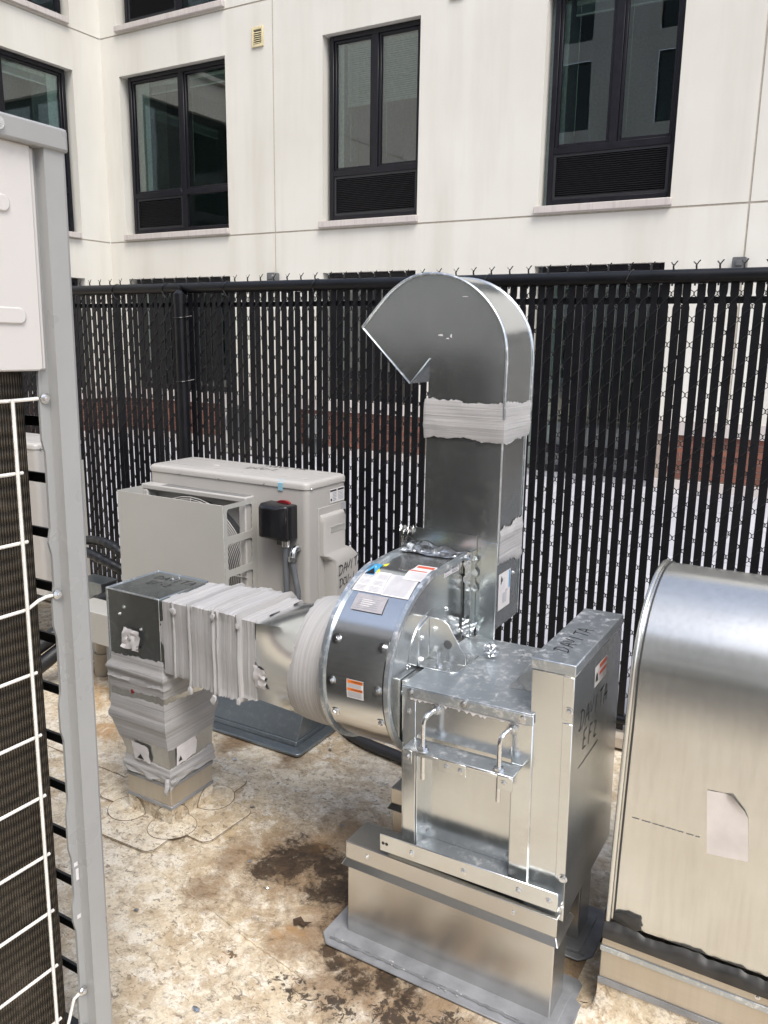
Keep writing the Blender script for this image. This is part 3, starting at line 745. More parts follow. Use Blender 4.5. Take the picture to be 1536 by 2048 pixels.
# plenum / motor compartment
x0, x1, y0, y1, zb, zt = -.862, -.536, 1.600, 1.985, .300, .743
m = MB()
m.box(x0, x0+.034, y0, y0+.004, zb, zt-.026); m.box(x1-.046, x1, y0, y0+.004, zb, zt-.026)      # front stiles
m.box(x0+.034, x1-.046, y0+.0005, y0+.0035, .622, zt-.026)                                      # header
m.box(x0, x0+.003, y0+.004, y1, zb, zt-.004); m.box(x1-.003, x1, y0+.004, y1, zb, zt-.004)     # sides
m.box(x0+.003, x1-.003, y1-.003, y1, zb, zt-.004)                                               # back
m.box(x0+.003, x1-.003, y0+.004, y1-.003, zb, zb+.003)
m.box(x0+.034, x0+.037, y0+.004, y0+.05, zb+.003, .622); m.box(x1-.049, x1-.046, y0+.004, y0+.05, zb+.003, .622)   # recess cheeks
m.box(-.8835, x0-.0005, 1.632, y1-.002, zb, zt-.006)
m.build('motor_housing', G, fan, bevel=.0012, seg=1)
m = MB(); m.box(x0+.030, x1-.046, y0+.046, y0+.049, zb+.02, .63); m.build('access_door', 'galvanised_curb' if 0 else G, fan, bevel=.001, seg=1)
m = MB(); m.box(x0+.0372, x1-.0492, y0-.001, y0+.0455, .324, .3275); m.build('door_ledge', 'galvanised_bright', fan)
m = MB(); m.box(x0-.002, x1+.001, y0-.003, y1+.004, zt-.004, zt); m.box(x0-.002, x1+.001, y0-.0035, y0-.0005, zt-.027, zt-.004)
lid = m.build('lid', 'galvanised_bright', fan, bevel=.0015)
for x in (-.840, -.701, -.559): bolt(fan, (x, y0-.0035, .7295), (0,-1,0), .95)
bolt(fan, (-.8485, y0, .676), (0,-1,0), .9)
# sealant smear under the lid
m = MB(); rnd = random.Random(5); n = 60; vs = []
for i in range(n+1):
    x = x0+.02+(x1-x0-.03)*i/n; vs += [(x, y0-.0012, zt-.028), (x, y0-.0012, zt-.030-abs(rnd.gauss(0,.0035)))]
m.add(vs, [(2*i,2*i+2,2*i+3,2*i+1) for i in range(n)]); m.build('sealant_smear', 'paper', fan, recalc=False, smooth=0)
# angle bracket with hook bolts
m = MB(); m.box(-.830, -.556, 1.540, 1.5995, .611, .6145); m.build('bracket_shelf', 'galvanised_bright', fan, bevel=.001, seg=1)
m = MB()
m.box(-.830, -.806, 1.5405, 1.5435, .576, .6108); m.box(-.737, -.668, 1.5405, 1.5435, .580, .6108); m.box(-.592, -.5565, 1.5405, 1.5435, .578, .6108)
m.box(-.8055, -.7375, 1.5405, 1.5435, .602, .6108); m.box(-.6675, -.5925, 1.5405, 1.5435, .602, .6108)
m.build('bracket_lip', G, fan, bevel=.001, seg=1)
for x in (-.817, -.717, -.682, -.577): bolt(fan, (x, 1.5405, .594), (0,-1,0), .85)
for x in (-.783, -.594):
    m = MB(); P_ = [(x+.012, 1.600, .700),(x+.009, 1.578, .700),(x+.005, 1.564, .697),(x+.001, 1.5555, .688),(x, 1.5535, .676),(x, 1.5535, .54)]
    m.tube(P_, .0055, 10); hb = m.build('hook_bolt', 'zinc_bolt', fan)
    for z in (.6145,):
        m = MB(); m.prism([(x+.0115*math.cos(R(60*k)), 1.5535+.0115*math.sin(R(60*k))) for k in range(6)], 'Z', z, z+.008); m.prism([(x+.014*math.cos(R(24*k)), 1.5535+.014*math.sin(R(24*k))) for k in range(15)], 'Z', z-.0002, z+.0015)
        m.build('nut', 'zinc_bolt', hb)
    m = MB(); m.tube([(x+.012,1.5995,.700),(x+.0115,1.588,.700)], .0115, 6); m.tube([(x+.012,1.6,.700),(x+.012,1.597,.700)], .014, 16); m.build('nut', 'zinc_bolt', hb)
m = MB(); m.tube([(-.590,1.601,.585),(-.590,1.600,.66)], .001, 4); 
for x, z in ((-.823, .345), (-.600, .345)): bolt(fan, (x, y0+.046, z), (0,-1,0), 1.15)
# motor (weather) cover
cx0, cx1, cy0, cy1 = -.545, -.449, 1.606, 1.995
m = MB(); m.box(cx0, cx1, cy0, cy1, .255, .846); cov = m.build('motor_cover', G, fan, bevel=.002, seg=2)
m = MB(); m.box(cx0-.002, cx1+.002, cy0-.002, cy1+.002, .8465, .872)
cl = m.build('cover_cap', 'galvanised_bright', cov, bevel=.0025, seg=2)
m = MB(); m.add([(cx1-.024,cy0-.0012,.844),(cx1+.0006,cy0-.0012,.866),(cx1+.0006,cy0-.0012,.80),(cx1-.022,cy0-.0012,.80)], [(0,1,2,3)])
m.box(cx1-.024, cx1, cy0-.0026, cy0-.0004, .745, .844); m.box(cx1-.022, cx1, cy0-.0026, cy0-.0004, .300, .737); m.box(cx1-.020, cx1, cy0-.0026, cy0-.0004, .258, .294)
m.build('cover_fold', G, cov, bevel=.0008, seg=1)
bolt(cov, (-.4585, cy0-.0026, .766), (0,-1,0), 1.1); bolt(cov, (-.4535, cy0-.0026, .366), (0,-1,0), 1.1)
# lettering on the cover
scrawl('DAVITA', (-.487, 1.672, .872), (.06,1,0), (-1,.1,0), (0,0,1), .036, cov, w=.0032, adv=.80, seed=4)
scrawl('DAVITA', (cx1, 1.66, .700), (0,1,-.06), (0,.12,1), (1,0,0), .046, cov, w=.0036, adv=.84, seed=5)
scrawl('EF2', (cx1, 1.688, .642), (0,1,-.10), (0,.10,1), (1,0,0), .042, cov, w=.0036, adv=1.0, seed=6)
m = MB(); a = Vector((cx1+.0007,1.665,.606)); b = Vector((cx1+.0007,1.82,.607)); m.add([a,b,b+Vector((0,0,.003)),a+Vector((0,0,.002))], [(0,1,2,3)]); m.build('handwriting', 'marker_black', cov, recalc=False, smooth=0)
# warning sticker on the cover side
o_ = (cx1, 1.762, .762); U, V, N = (0,1,0), (0,-.02,1), (1,0,0)
st = flat(cov, 'warning_sticker', 'paper', o_, U, V, N, [(0,.098,0,.050)], .0005)
flat(cov, 'sticker_print', 'ink_red', o_, U, V, N, [(.036,.096,.036,.047),(.036,.096,.019,.028)], .0009)
flat(cov, 'sticker_print', 'ink_light', o_, U, V, N, [(.036,.094,.030+.002*i,.031+.002*i) for i in range(3)]+[(.036,.094,.004+.003*i,.0052+.003*i) for i in range(5)], .0009)
m = MB(); q = Vector(o_)+Vector((.0009,.017,.024)); m.add([q+Vector((0,-.012,-.012)),q+Vector((0,.010,-.014)),q+Vector((0,.006,0)),q+Vector((0,.010,.014)),q+Vector((0,.002,.004)),q+Vector((0,-.004,.010)),q+Vector((0,-.010,0))], [(0,1,2,3,4,5,6)]); m.build('sticker_symbol', 'marker_black', cov, recalc=False, smooth=0)
# foot angle with bolts
m = MB(); m.box(-.912, -.4535, 1.5725, 1.5760, .2992, .345); m.box(-.912, -.4535, 1.5760, 1.620, .2985, .3015)
m.build('foot_angle', G, fan, bevel=.0015, seg=1)
for x in (-.822, -.684, -.546, -.475): bolt(fan, (x, 1.5725, .3195), (0,-1,0), .9)
m = MB()
for x in (-.902, -.892): m.prism([(x+.0042*math.cos(R(30*k)), .322+.0042*math.sin(R(30*k))) for k in range(12)], 'Y', 1.5719, 1.5722)
m.build('bolt_hole', 'dark_edge', fan)
m = MB(); m.box(-.905, -.455, 1.93, 1.975, .2785, .2995); m.box(-.905, -.455, 1.60, 1.66, .2785, .298); m.build('foot_channel', G, fan)
# scroll housing
YC, ZC, RC = 1.785, .722, .2195
sp = []
for a in range(-100, 96, 5):       # from the underside round the front to the top
    t = R(a); ext = 0
    if a > 60: ext = .020*((a-60)/35.0)**1.4
    sp.append((YC-RC*math.cos(t), ZC+(RC+ext)*math.sin(t)))
sp = [p for p in sp]
top = [(1.83,.9575),(1.88,.9615),(1.93,.9625),(1.982,.963)]
sp = [p for p in sp if p[0] < 1.815 or p[1] < ZC] + top
back = [(1.982,.745),(1.965,.66),(1.93,.59),(1.88,.535)]
m = MB(); m.prism(sp+back, 'X', -1.072, -.886); scr = m.build('scroll_housing', G, fan, smooth=20)
def lip(xa, xb, off0, off1, name):      # raised rim that follows the scroll
    m = MB(); n = len(sp); vs = []
    def outp(i, d):
        a = Vector(sp[max(i-1,0)]); b = Vector(sp[min(i+1,n-1)]); tv = (b-a).normalized(); nr = Vector((-tv.y, tv.x))
        if nr.x > 0 and sp[i][1] < .9: pass
        c = Vector((YC, ZC)); p = Vector(sp[i])
        if (p-c).dot(nr) < 0: nr = -nr
        return p + nr*d
    for i in range(n):
        p, q = outp(i, off0), outp(i, off1)
        vs += [(xa,p.x,p.y),(xb,p.x,p.y),(xb,q.x,q.y),(xa,q.x,q.y)]
    fs = []
    for i in range(n-1):
        for k2 in range(4): fs.append((4*i+k2, 4*i+(k2+1)%4, 4*i+4+(k2+1)%4, 4*i+4+k2))
    fs += [(0,1,2,3), (4*n-4,4*n-3,4*n-2,4*n-1)]
    m.add(vs, fs); return m.build(name, 'galvanised_bright', scr, smooth=30)
lip(-1.078, -1.066, -.004, .009, 'rim'); lip(-.892, -.880, -.004, .009, 'rim')
def spoint(s_):         # arc parameter along the scroll profile by index
    i = max(0, min(len(sp)-2, int(s_))); f = s_-i
    a, b = Vector(sp[i]), Vector(sp[i+1]); p = a.lerp(b, f); tv = (b-a).normalized(); nr = Vector((-tv.y, tv.x)); c = Vector((YC, ZC))
    if (p-c).dot(nr) < 0: nr = -nr
    return p, nr
def s_of_z(z, upper=True):
    best = 0; bd = 9
    for k2 in range(0, (len(sp)-1)*10):
        p, _ = spoint(k2/10)
        if (not upper) or p.x < 1.83:
            d = abs(p.y-z)
            if d < bd: bd = d; best = k2/10
    return best
def s_of_y(y):
    best = 0; bd = 9
    for k2 in range(0, (len(sp)-1)*10):
        p, _ = spoint(k2/10)
        if p.y > ZC:
            d = abs(p.x-y)
            if d < bd: bd = d; best = k2/10
    return best
def wrap(name, mat, xa0, xa1, xb0, xb1, s0, s1, lift, parent, n=8):    # sheet lying on the scroll from s0 (x a) to s1 (x b)
    m = MB(); vs = []
    for i in range(n+1):
        f = i/n; p, nr = spoint(s0+(s1-s0)*f); p = p+nr*lift
        vs += [(xa0+(xb0-xa0)*f, p.x, p.y), (xa1+(xb1-xa1)*f, p.x, p.y)]
    m.add(vs, [(2*i,2*i+1,2*i+3,2*i+2) for i in range(n)]); return m.build(name, mat, parent, recalc=False, smooth=60)
# front access panel on the scroll, with dark gasket edge
sA, sB = s_of_z(.60), s_of_z(.842)
m = MB(); vs = []; n = 26
for i in range(n+1):
    p, nr = spoint(sA+(sB-sA)*i/n); q = p+nr*.0025
    vs += [(-1.06,p.x,p.y),(-1.06,q.x,q.y),(-.899,q.x,q.y),(-.899,p.x,p.y)]
m.add(vs, [(4*i+k2,4*i+k2+1,4*i+4+k2+1,4*i+4+k2) for i in range(n) for k2 in range(3)]+[(0,1,2,3),(4*n,4*n+1,4*n+2,4*n+3)])
pan = m.build('cleanout_panel', G, scr, smooth=20)
wrap('gasket', 'dark_edge', -.8992, -.8955, -.8992, -.8965, s_of_z(.595), s_of_z(.80), .0028, scr, 20)
for z in (.826, .727, .640):
    for x in (-1.044, -.912):
        p, nr = spoint(s_of_z(z)); p = p+nr*.0025; bolt(pan, (x, p.x, p.y), (0, nr.x, nr.y), 1.25)
# stickers and nameplate on the scroll
s0, s1 = s_of_z(.693), s_of_z(.742)
wk = wrap('warning_sticker', 'paper', -.999, -.951, -.999, -.951, s0, s1, .0032, pan)
def sub(f0, f1, mat, xa, xb, nm='sticker_print', par=None): wrap(nm, mat, xa, xb, xa, xb, s0+(s1-s0)*f0, s0+(s1-s0)*f1, .0036, par or pan, 4)
sub(.80,.98,'ink_orange',-.997,-.953); sub(.40,.56,'ink_orange',-.997,-.953)
for f in (.60,.65,.70,.75,.08,.13,.18,.23,.28,.33): sub(f,f+.018,'ink_grey',-.996,-.956)
p, nr = spoint(s0+(s1-s0)*.85); print_text('WARNING', (-.985, p.x+nr.x*.0036, p.y+nr.y*.0036), (1,0,0), (0,.05,1), (0,nr.x,nr.y), .0075, 'marker_black', pan)
p, nr = spoint(s0+(s1-s0)*.44); print_text('WARNING', (-.985, p.x+nr.x*.0036, p.y+nr.y*.0036), (1,0,0), (0,-.05,1), (0,nr.x,nr.y), .0065, 'marker_black', pan)
# metal nameplate
s0, s1 = s_of_z(.889), s_of_z(.918)
npl = wrap('nameplate', 'nameplate_metal', -1.036, -.946, -1.039, -.951, s0, s1, .0030, scr)
for i in range(6): wrap('plate_line', 'ink_grey', -1.026, -.962, -1.026, -.962, s0+(s1-s0)*(.12+.12*i), s0+(s1-s0)*(.135+.12*i), .0034, npl, 2)
for i in range(4): wrap('plate_stamp', 'paper', -1.016, -1.016+.028+.006*(i%3), -1.016, -1.016+.028+.006*(i%3), s0+(s1-s0)*(.27+.12*i), s0+(s1-s0)*(.32+.12*i), .0035, npl, 2)
# instruction sheets
s0, s1 = s_of_z(.9225), s_of_y(1.772)
wrap('instruction_sheet', 'paper', -1.064, -.978, -1.066, -.990, s0, s1, .0013, scr, 10); wrap('instruction_sheet', 'paper_grey' if 0 else 'paper', -.977, -.898, -.988, -.905, s0-.1, s1-.2, .0016, scr, 10)
rnd = random.Random(11)
for cxa, cxb in ((-1.060,-1.026),(-1.020,-.984)):
    for i in range(15):
        if i in (4, 9): continue
        f = .06+.056*i; wrap('sheet_print', 'ink_light', cxa, cxb-rnd.random()*.008, cxa, cxb-rnd.random()*.008, s0+(s1-s0)*f, s0+(s1-s0)*(f+.024), .0019, scr, 1)
for i in range(20):
    f = .04+.045*i; wrap('sheet_print', 'ink_light', -.972, -.904-rnd.random()*.006, -.980, -.908-rnd.random()*.006, s0+(s1-s0)*f, s0+(s1-s0)*(f+.024), .0021, scr, 1)
s2, s3 = s_of_y(1.755), s_of_y(1.862)
wrap('caution_label', 'paper', -.950, -.888, -.960, -.902, s2, s3, .0024, scr, 8)
for f0, f1 in ((.90,.97),(.58,.65)): wrap('label_print', 'ink_red', -.955, -.905, -.956, -.906, s2+(s3-s2)*f0, s2+(s3-s2)*f1, .0028, scr, 2)
for i in range(8): wrap('label_print', 'ink_light', -.945, -.90, -.945, -.90, s2+(s3-s2)*(.08+.055*i), s2+(s3-s2)*(.10+.055*i), .0028, scr, 2)
s2, s3 = s_of_y(1.752), s_of_y(1.82)
wrap('energy_label', 'ink_blue', -1.062, -1.035, -1.064, -1.040, s2, s3, .0024, scr, 6)
def tri(name, mat, pts, lift):
    m = MB(); vs = []
    for x, y in pts:
        p, nr = spoint(s_of_y(y)); q = p+nr*lift; vs.append((x, q.x, q.y))
    m.add(vs, [tuple(range(len(vs)))]); m.build(name, mat, scr, recalc=False, smooth=0)
tri('energy_label', 'ink_yellow', [(-1.055,1.795),(-1.028,1.760),(-1.036,1.838)], .0030)
tri('energy_label', 'window_frame', [(-1.062,1.752),(-1.034,1.757),(-1.052,1.785)], .0030)
# right-hand side plate: label, bolts, motor gusset
o_ = (-.886, 1.860, .9365); U, V, N = (0,1,0), (0,0,1), (1,0,0)
flat(scr, 'airflow_label', 'paper', o_, U, V, N, [(0,.094,0,.021)], .0006)
flat(scr, 'label_print', 'marker_black', o_, U, V, N, [(.005,.04,.0125,.0135),(.050,.088,.0125,.0135),(.005,.04,.003,.004),(.050,.088,.003,.004)], .0009)
print_text('AIR FLOW', (-.8854, 1.910, .9505), U, V, N, .007, 'marker_black', scr); print_text('ROTATION', (-.8854, 1.864, .9505), U, V, N, .0055, 'marker_black', scr)
print_text('MOTOR 115', (-.8854, 1.909, .9415), U, V, N, .006, 'marker_black', scr)
for (y, z) in ((1.754,.846),(1.881,.846),(1.871,.814),(1.970,.758),(1.670,.757),(1.64,.70)): bolt(scr, (-.886, y, z), (1,0,0), .72)
m = MB(); pts = [(1.79+.125*math.cos(R(a)), .745+.125*math.sin(R(a))) for a in range(0, 181, 10)]
m.prism(pts, 'X', -.8858, -.8842); m.build('bearing_plate', G, scr, smooth=20)
# gusset: base plate and two upright plates
m = MB(); m.prism([(-.882,1.712),(-.792,1.712),(-.776,1.726),(-.776,1.852),(-.882,1.852)], 'Z', .7432, .7455); gu = m.build('gusset', G, fan, bevel=.0008, seg=1)
m = MB(); m.prism([(1.716,.7458),(1.850,.7458),(1.850,.765),(1.800,.848),(1.772,.858),(1.716,.840)], 'X', -.8838, -.8812); m.build('upright_plate', G, gu, bevel=.0006, seg=1)
m = MB(); m.prism([(-.8808,.7458),(-.778,.7458),(-.778,.765),(-.828,.846),(-.846,.855),(-.8808,.858)], 'Y', 1.772, 1.7745); m.build('upright_plate', G, gu, bevel=.0006, seg=1)
m = MB(); m.prism([(-.828+.0115*math.cos(R(20*k)), .792+.0115*math.sin(R(20*k))) for k in range(18)], 'Y', 1.7713, 1.7718); m.build('shaft_hole', 'box_grey', gu)
for (y, z) in ((1.735,.813),(1.732,.757)): bolt(gu, (-.8812, y, z), (1,0,0), .72)
for (x, y) in ((-.802,1.726),(-.800,1.84)): bolt(gu, (x, y, .7455), (0,0,1), .72)
m = MB(); m.tube([(-.838,1.740,.7455),(-.838,1.740,.783)], .0048, 8); m.prism([(-.838+.0105*math.cos(R(60*k)),1.740+.0105*math.sin(R(60*k))) for k in range(6)], 'Z', .747, .753); m.prism([(-.838+.014*math.cos(R(24*k)),1.740+.014*math.sin(R(24*k))) for k in range(15)], 'Z', .7455, .747); m.build('stud', 'zinc_bolt', gu)
m = MB(); m.prism([(-.636,1.706),(-.552,1.706),(-.552,1.80),(-.636,1.80)], 'Z', .7432, .7455); gu2 = m.build('gusset', G, fan)
m = MB(); m.prism([(-.634,.7457),(-.552,.7457),(-.552,.80),(-.60,.79),(-.634,.755)], 'Y', 1.772, 1.7745); m.build('upright_plate', G, gu2)
bolt(gu2, (-.612, 1.722, .7455), (0,0,1), .72)
# outlet flange: upright plate on top of the scroll and side strips
m = MB(); m.add([(-1.086,1.9835,.955),(-.848,1.9835,.955),(-.848,1.9835,1.030),(-1.086,1.9835,1.034),(-1.086,1.986,.955),(-.848,1.986,.955),(-.848,1.986,1.030),(-1.086,1.986,1.034)], [(0,1,2,3),(4,7,6,5),(0,4,5,1),(1,5,6,2),(2,6,7,3),(3,7,4,0)])
m.build('outlet_flange', 'galvanised_duct', fan)
m = MB(); m.box(-.8795, -.850, 1.9832, 1.9858, .735, .9545); m.box(-.853, -.850, 1.9558, 1.983, .735, .99); m.build('outlet_flange', 'galvanised_duct', fan)
bolt(fan, (-.864, 1.9832, .838), (0,-1,0), .75)
# aluminium tape along the joint, crumpled
def crumple(name, parent, fn, nu, nv, amp, seed, mat='foil'):
    rnd = random.Random(seed); m = MB()
    def f(u, v):
        p, nr = fn(u, v); k2 = amp*(.35+.65*rnd.random()); return tuple(Vector(p)+Vector(nr)*k2)
    m.grid(f, nu, nv); return m.build(name, mat, parent, smooth=0, recalc=False)
def tape1(u, v):
    x = -1.08+.235*u
    if v < .5: return (x, 1.952+.005*math.sin(u*9)+.03*v*2, .9640), (0,0,1)
    return (x, 1.9815, .9640+.034*(v-.5)*2*(1.15-.8*u+.12*math.sin(u*23))), (0,-1,.2)
crumple('foil_tape', fan, tape1, 26, 6, .0035, 3)
def tape2(u, v): return (-.880+.034*v+.006*math.sin(u*14), 1.9815, .872+.095*u), (.2,-1,0)
crumple('foil_tape', fan, tape2, 10, 4, .003, 4)
def tape3(u, v): return (-.882+.03*v+.02*u*v, 1.978-.01*v, .745+.05*u), (.2,-1,0)
crumple('foil_tape', fan, tape3, 7, 5, .010, 6)
def tape4(u, v): return (-1.084+.045*u, 1.9812, 1.016+.018*v+.006*math.sin(u*20)), (0,-1,.1)
crumple('foil_tape', fan, tape4, 9, 3, .004, 8)
fan.rotation_euler = (0, R(-1.0), 0)
# crumpled foil ball on the lid
m = MB(); bm = bmesh.new(); bmesh.ops.create_icosphere(bm, subdivisions=3, radius=.017)
for v in bm.verts:
    v.co *= 1+.55*(mnoise.noise(v.co*170)) ; v.co.z *= .95
    v.co += Vector((random.uniform(-1,1),random.uniform(-1,1),random.uniform(-1,1)))*.0014
me = bpy.data.meshes.new('foil_ball'); bm.to_mesh(me); bm.free(); me.materials.append(MAT['foil'])
zmin = min(v.co.z for v in me.vertices)
o = bpy.data.objects.new('foil_ball', me); col.objects.link(o); o.location = (-.753, 1.858, .7445-zmin)
_set(o, 'crumpled ball of aluminium foil lying on top of the fan housing', 'foil ball')

# ================================================================== DISCHARGE DUCT (gooseneck)
gd = thing('gooseneck_duct', (-.91, 2.07, .76), 'tall galvanised gooseneck exhaust duct rising behind the fan with a round hooded outlet', 'duct')
m = MB(); m.box(-1.026, -.802, 1.988, 2.158, .765, 1.345); m.build('riser', 'galvanised_duct', gd, bevel=.002)
m = MB(); m.box(-.8495, -.799, 1.9862, 1.9879, .740, 1.012); m.box(-.812,-.7995,1.9845,1.9861,.74,1.012); m.build('corner_strip', 'galvanised_duct', gd, bevel=.001)
# hood: front and back cheeks traced as a thick shell with an open mouth facing down and left
out = [(-.798,1.345),(-.797,1.50),(-.801,1.545),(-.815,1.588),(-.845,1.634),(-.881,1.669),(-.924,1.696),(-.975,1.7125),(-1.034,1.717),(-1.086,1.706),(-1.139,1.674),(-1.183,1.630),(-1.231,1.575)]
# smooth the outline
def chaikin(p, n=2):
    for _ in range(n):
        q = [p[0]]
        for a, b in zip(p, p[1:]): q += [(a[0]*.75+b[0]*.25, a[1]*.75+b[1]*.25), (a[0]*.25+b[0]*.75, a[1]*.25+b[1]*.75)]
        q.append(p[-1]); p = q
    return p
out = [out[0]] + chaikin(out[1:], 2)
inn = [(-1.077,1.427),(-1.017,1.496),(-1.022,1.345)]
ya, yb = 1.986, 2.172
prof = out+inn
n = len(prof); m = MB()
m.add([(x,ya,z) for x,z in prof]+[(x,ya+.0025,z) for x,z in prof], [tuple(range(n)), tuple(range(2*n-1,n-1,-1))]+[(i,(i+1)%n,n+(i+1)%n,n+i) for i in range(n)])
m.build('cheek', 'galvanised_duct', gd, smooth=0)
m = MB(); m.add([(x,yb,z) for x,z in prof]+[(x,yb-.0025,z) for x,z in prof], [tuple(range(n)), tuple(range(2*n-1,n-1,-1))]+[(i,(i+1)%n,n+(i+1)%n,n+i) for i in range(n)]); m.build('cheek', 'galvanised_duct', gd, smooth=0)
m = MB(); m.ribbon(out, 'Y', ya+.0026, yb-.0026); m.build('back_wrap', 'galvanised', gd, smooth=50)
m = MB(); m.ribbon(inn, 'Y', ya+.0026, yb-.0026); m.build('throat', 'galvanised_duct', gd, smooth=30)
for yy in (ya-.0015, yb+.0015):
    m = MB(); m.tube([(x,yy,z) for x,z in out], .0042, 6); m.build('seam', 'galvanised_bright', gd, smooth=60)
    m = MB(); m.tube([(-1.231,yy,1.575),(-1.077,yy,1.427),(-1.017,yy,1.496)], .0025, 6); m.build('seam', 'galvanised_bright', gd, smooth=60)
m = MB(); m.tube([(-.7995,1.9865,1.012),(-.7995,1.9865,1.30)], .0028, 6); m.tube([(-.8005,2.1595,.77),(-.8005,2.1595,1.30)], .0024, 6); m.build('seam', 'galvanised_bright', gd)
m = MB()
for a, b, c_, d in ((-.996,1.556,.016,.004),(-.972,1.548,.010,.003),(-.960,1.553,.006,.008),(-.93,1.655,.02,.0015)): m.add([(a,1.9855,b),(a+c_,1.9855,b-.4*d),(a+c_*.8,1.9855,b+d),(a+.2*c_,1.9855,b+d*.7)], [(0,1,2,3)])
_set(m.build('scuff', 'paper', gd, recalc=False, smooth=0), kind='stuff')
# mastic bands: sleeves brushed round the duct with ragged edges
def band(name, parent, loop, za, zb, mat, seed, amp=.006, rag=.010, rows=9, bulge=.0022, lift=.0015, back_only=False):
    # loop: list of (x, y, nx, ny) round the duct
    rnd = random.Random(seed); m = MB(); n = len(loop); vs = []
    ph = [rnd.random()*6 for _ in range(6)]
    for i, (x, y, nx, ny) in enumerate(loop):
        t = i/n*2*math.pi
        lo = za+rag*(.6*math.sin(3*t+ph[0])+.3*math.sin(9*t+ph[1]))+rnd.uniform(-.4,.4)*rag
        hi = zb+rag*(.6*math.sin(4*t+ph[2])+.3*math.sin(11*t+ph[3]))+rnd.uniform(-.4,.4)*rag
        for j in range(rows+1):
            f = j/rows; e = lift+bulge*math.sin(math.pi*f)**.6*(.6+.4*math.sin(5*t+ph[4]+f*4)); e += amp*.5*max(0, math.sin(f*math.pi*3+ph[5]))**8
            if j in (0, rows): e = .0004
            if back_only and ny < -.5: e = -.004
            vs.append((x+nx*e, y+ny*e, lo+(hi-lo)*f))
    w = rows+1; fs = [(i*w+j, ((i+1)%n)*w+j, ((i+1)%n)*w+j+1, i*w+j+1) for i in range(n) for j in range(rows)]
    m.add(vs, fs); return m.build(name, mat, parent, recalc=False, smooth=50)
def rect_loop(xa, xb, ya, yb, step=.006):
    L = []
    def seg(p, q, nx, ny):
        k2 = max(2, int((Vector(q)-Vector(p)).length/step))
        for i in range(k2): f = i/k2; L.append((p[0]+(q[0]-p[0])*f, p[1]+(q[1]-p[1])*f, nx, ny))
    seg((xa,ya),(xb,ya),0,-1); L.append((xb,ya,.7,-.7)); seg((xb,ya+.002),(xb,yb),1,0); L.append((xb,yb,.7,.7)); seg((xb,yb),(xa,yb),0,1); L.append((xa,yb,-.7,.7)); seg((xa,yb-.002),(xa,ya+.002),-1,0); L.append((xa,ya,-.7,-.7))
    return L
band('mastic_band', gd, rect_loop(-1.029,-.797,1.984,2.172), 1.284, 1.386, 'mastic_z', 2, rag=.007)
band('mastic_band', gd, rect_loop(-1.027,-.800,1.990,2.160), .945, 1.055, 'mastic_z', 3, rag=.012, back_only=True)
# sticker on the side of the elbow box
o_ = (-.802, 2.010, .815); U, V, N = (0,1,0), (0,-.02,1), (1,0,0)
stk = flat(gd, 'duct_label', 'paper', o_, U, V, N, [(0,.085,0,.105)], .0006)
flat(gd, 'label_print', 'ink_blue', o_, U, V, N, [(.074,.082,.05,.102)], .001); flat(gd, 'label_print', 'ink_light', o_, U, V, N, [(.030,.060,.015,.045),(.048,.066,.045,.052)]+[(.008,.045,.058+.007*i,.0595+.007*i) for i in range(5)], .001)
m = MB(); q = Vector(o_)+Vector((.001,.018,.088)); m.add([q+Vector((0,-.006,-.016)),q+Vector((0,.010,-.004)),q+Vector((0,-.002,.010))], [(0,1,2)]); m.build('label_mark', 'marker_black', gd, recalc=False, smooth=0)
bolt(gd, (-.802, 2.118, .900), (1,0,0), .7)

# ================================================================== INLET DUCT
idt = thing('inlet_duct', (-1.87, 1.80, .15), 'galvanised elbow duct smeared with white sealant joining the roof curb to the fan', 'duct')
m = MB(); m.box(-1.988, -1.765, 1.690, 1.912, .530, .766); m.build('elbow', 'galvanised_duct', idt, bevel=.002)
m = MB(); m.box(-1.765, -1.40, 1.692, 1.910, .536, .762); m.build('straight_section', 'galvanised_duct', idt)
m = MB()
for y in (1.690, 1.912): m.tube([(-1.99,y,.7665),(-1.77,y,.7665)], .003, 6)
for x in (-1.989,): m.tube([(x,1.69,.7665),(x,1.912,.7665)], .003, 6)
m.tube([(-1.9885,1.6895,.535),(-1.9885,1.6895,.766)], .003, 6); m.build('seam', 'galvanised_bright', idt)
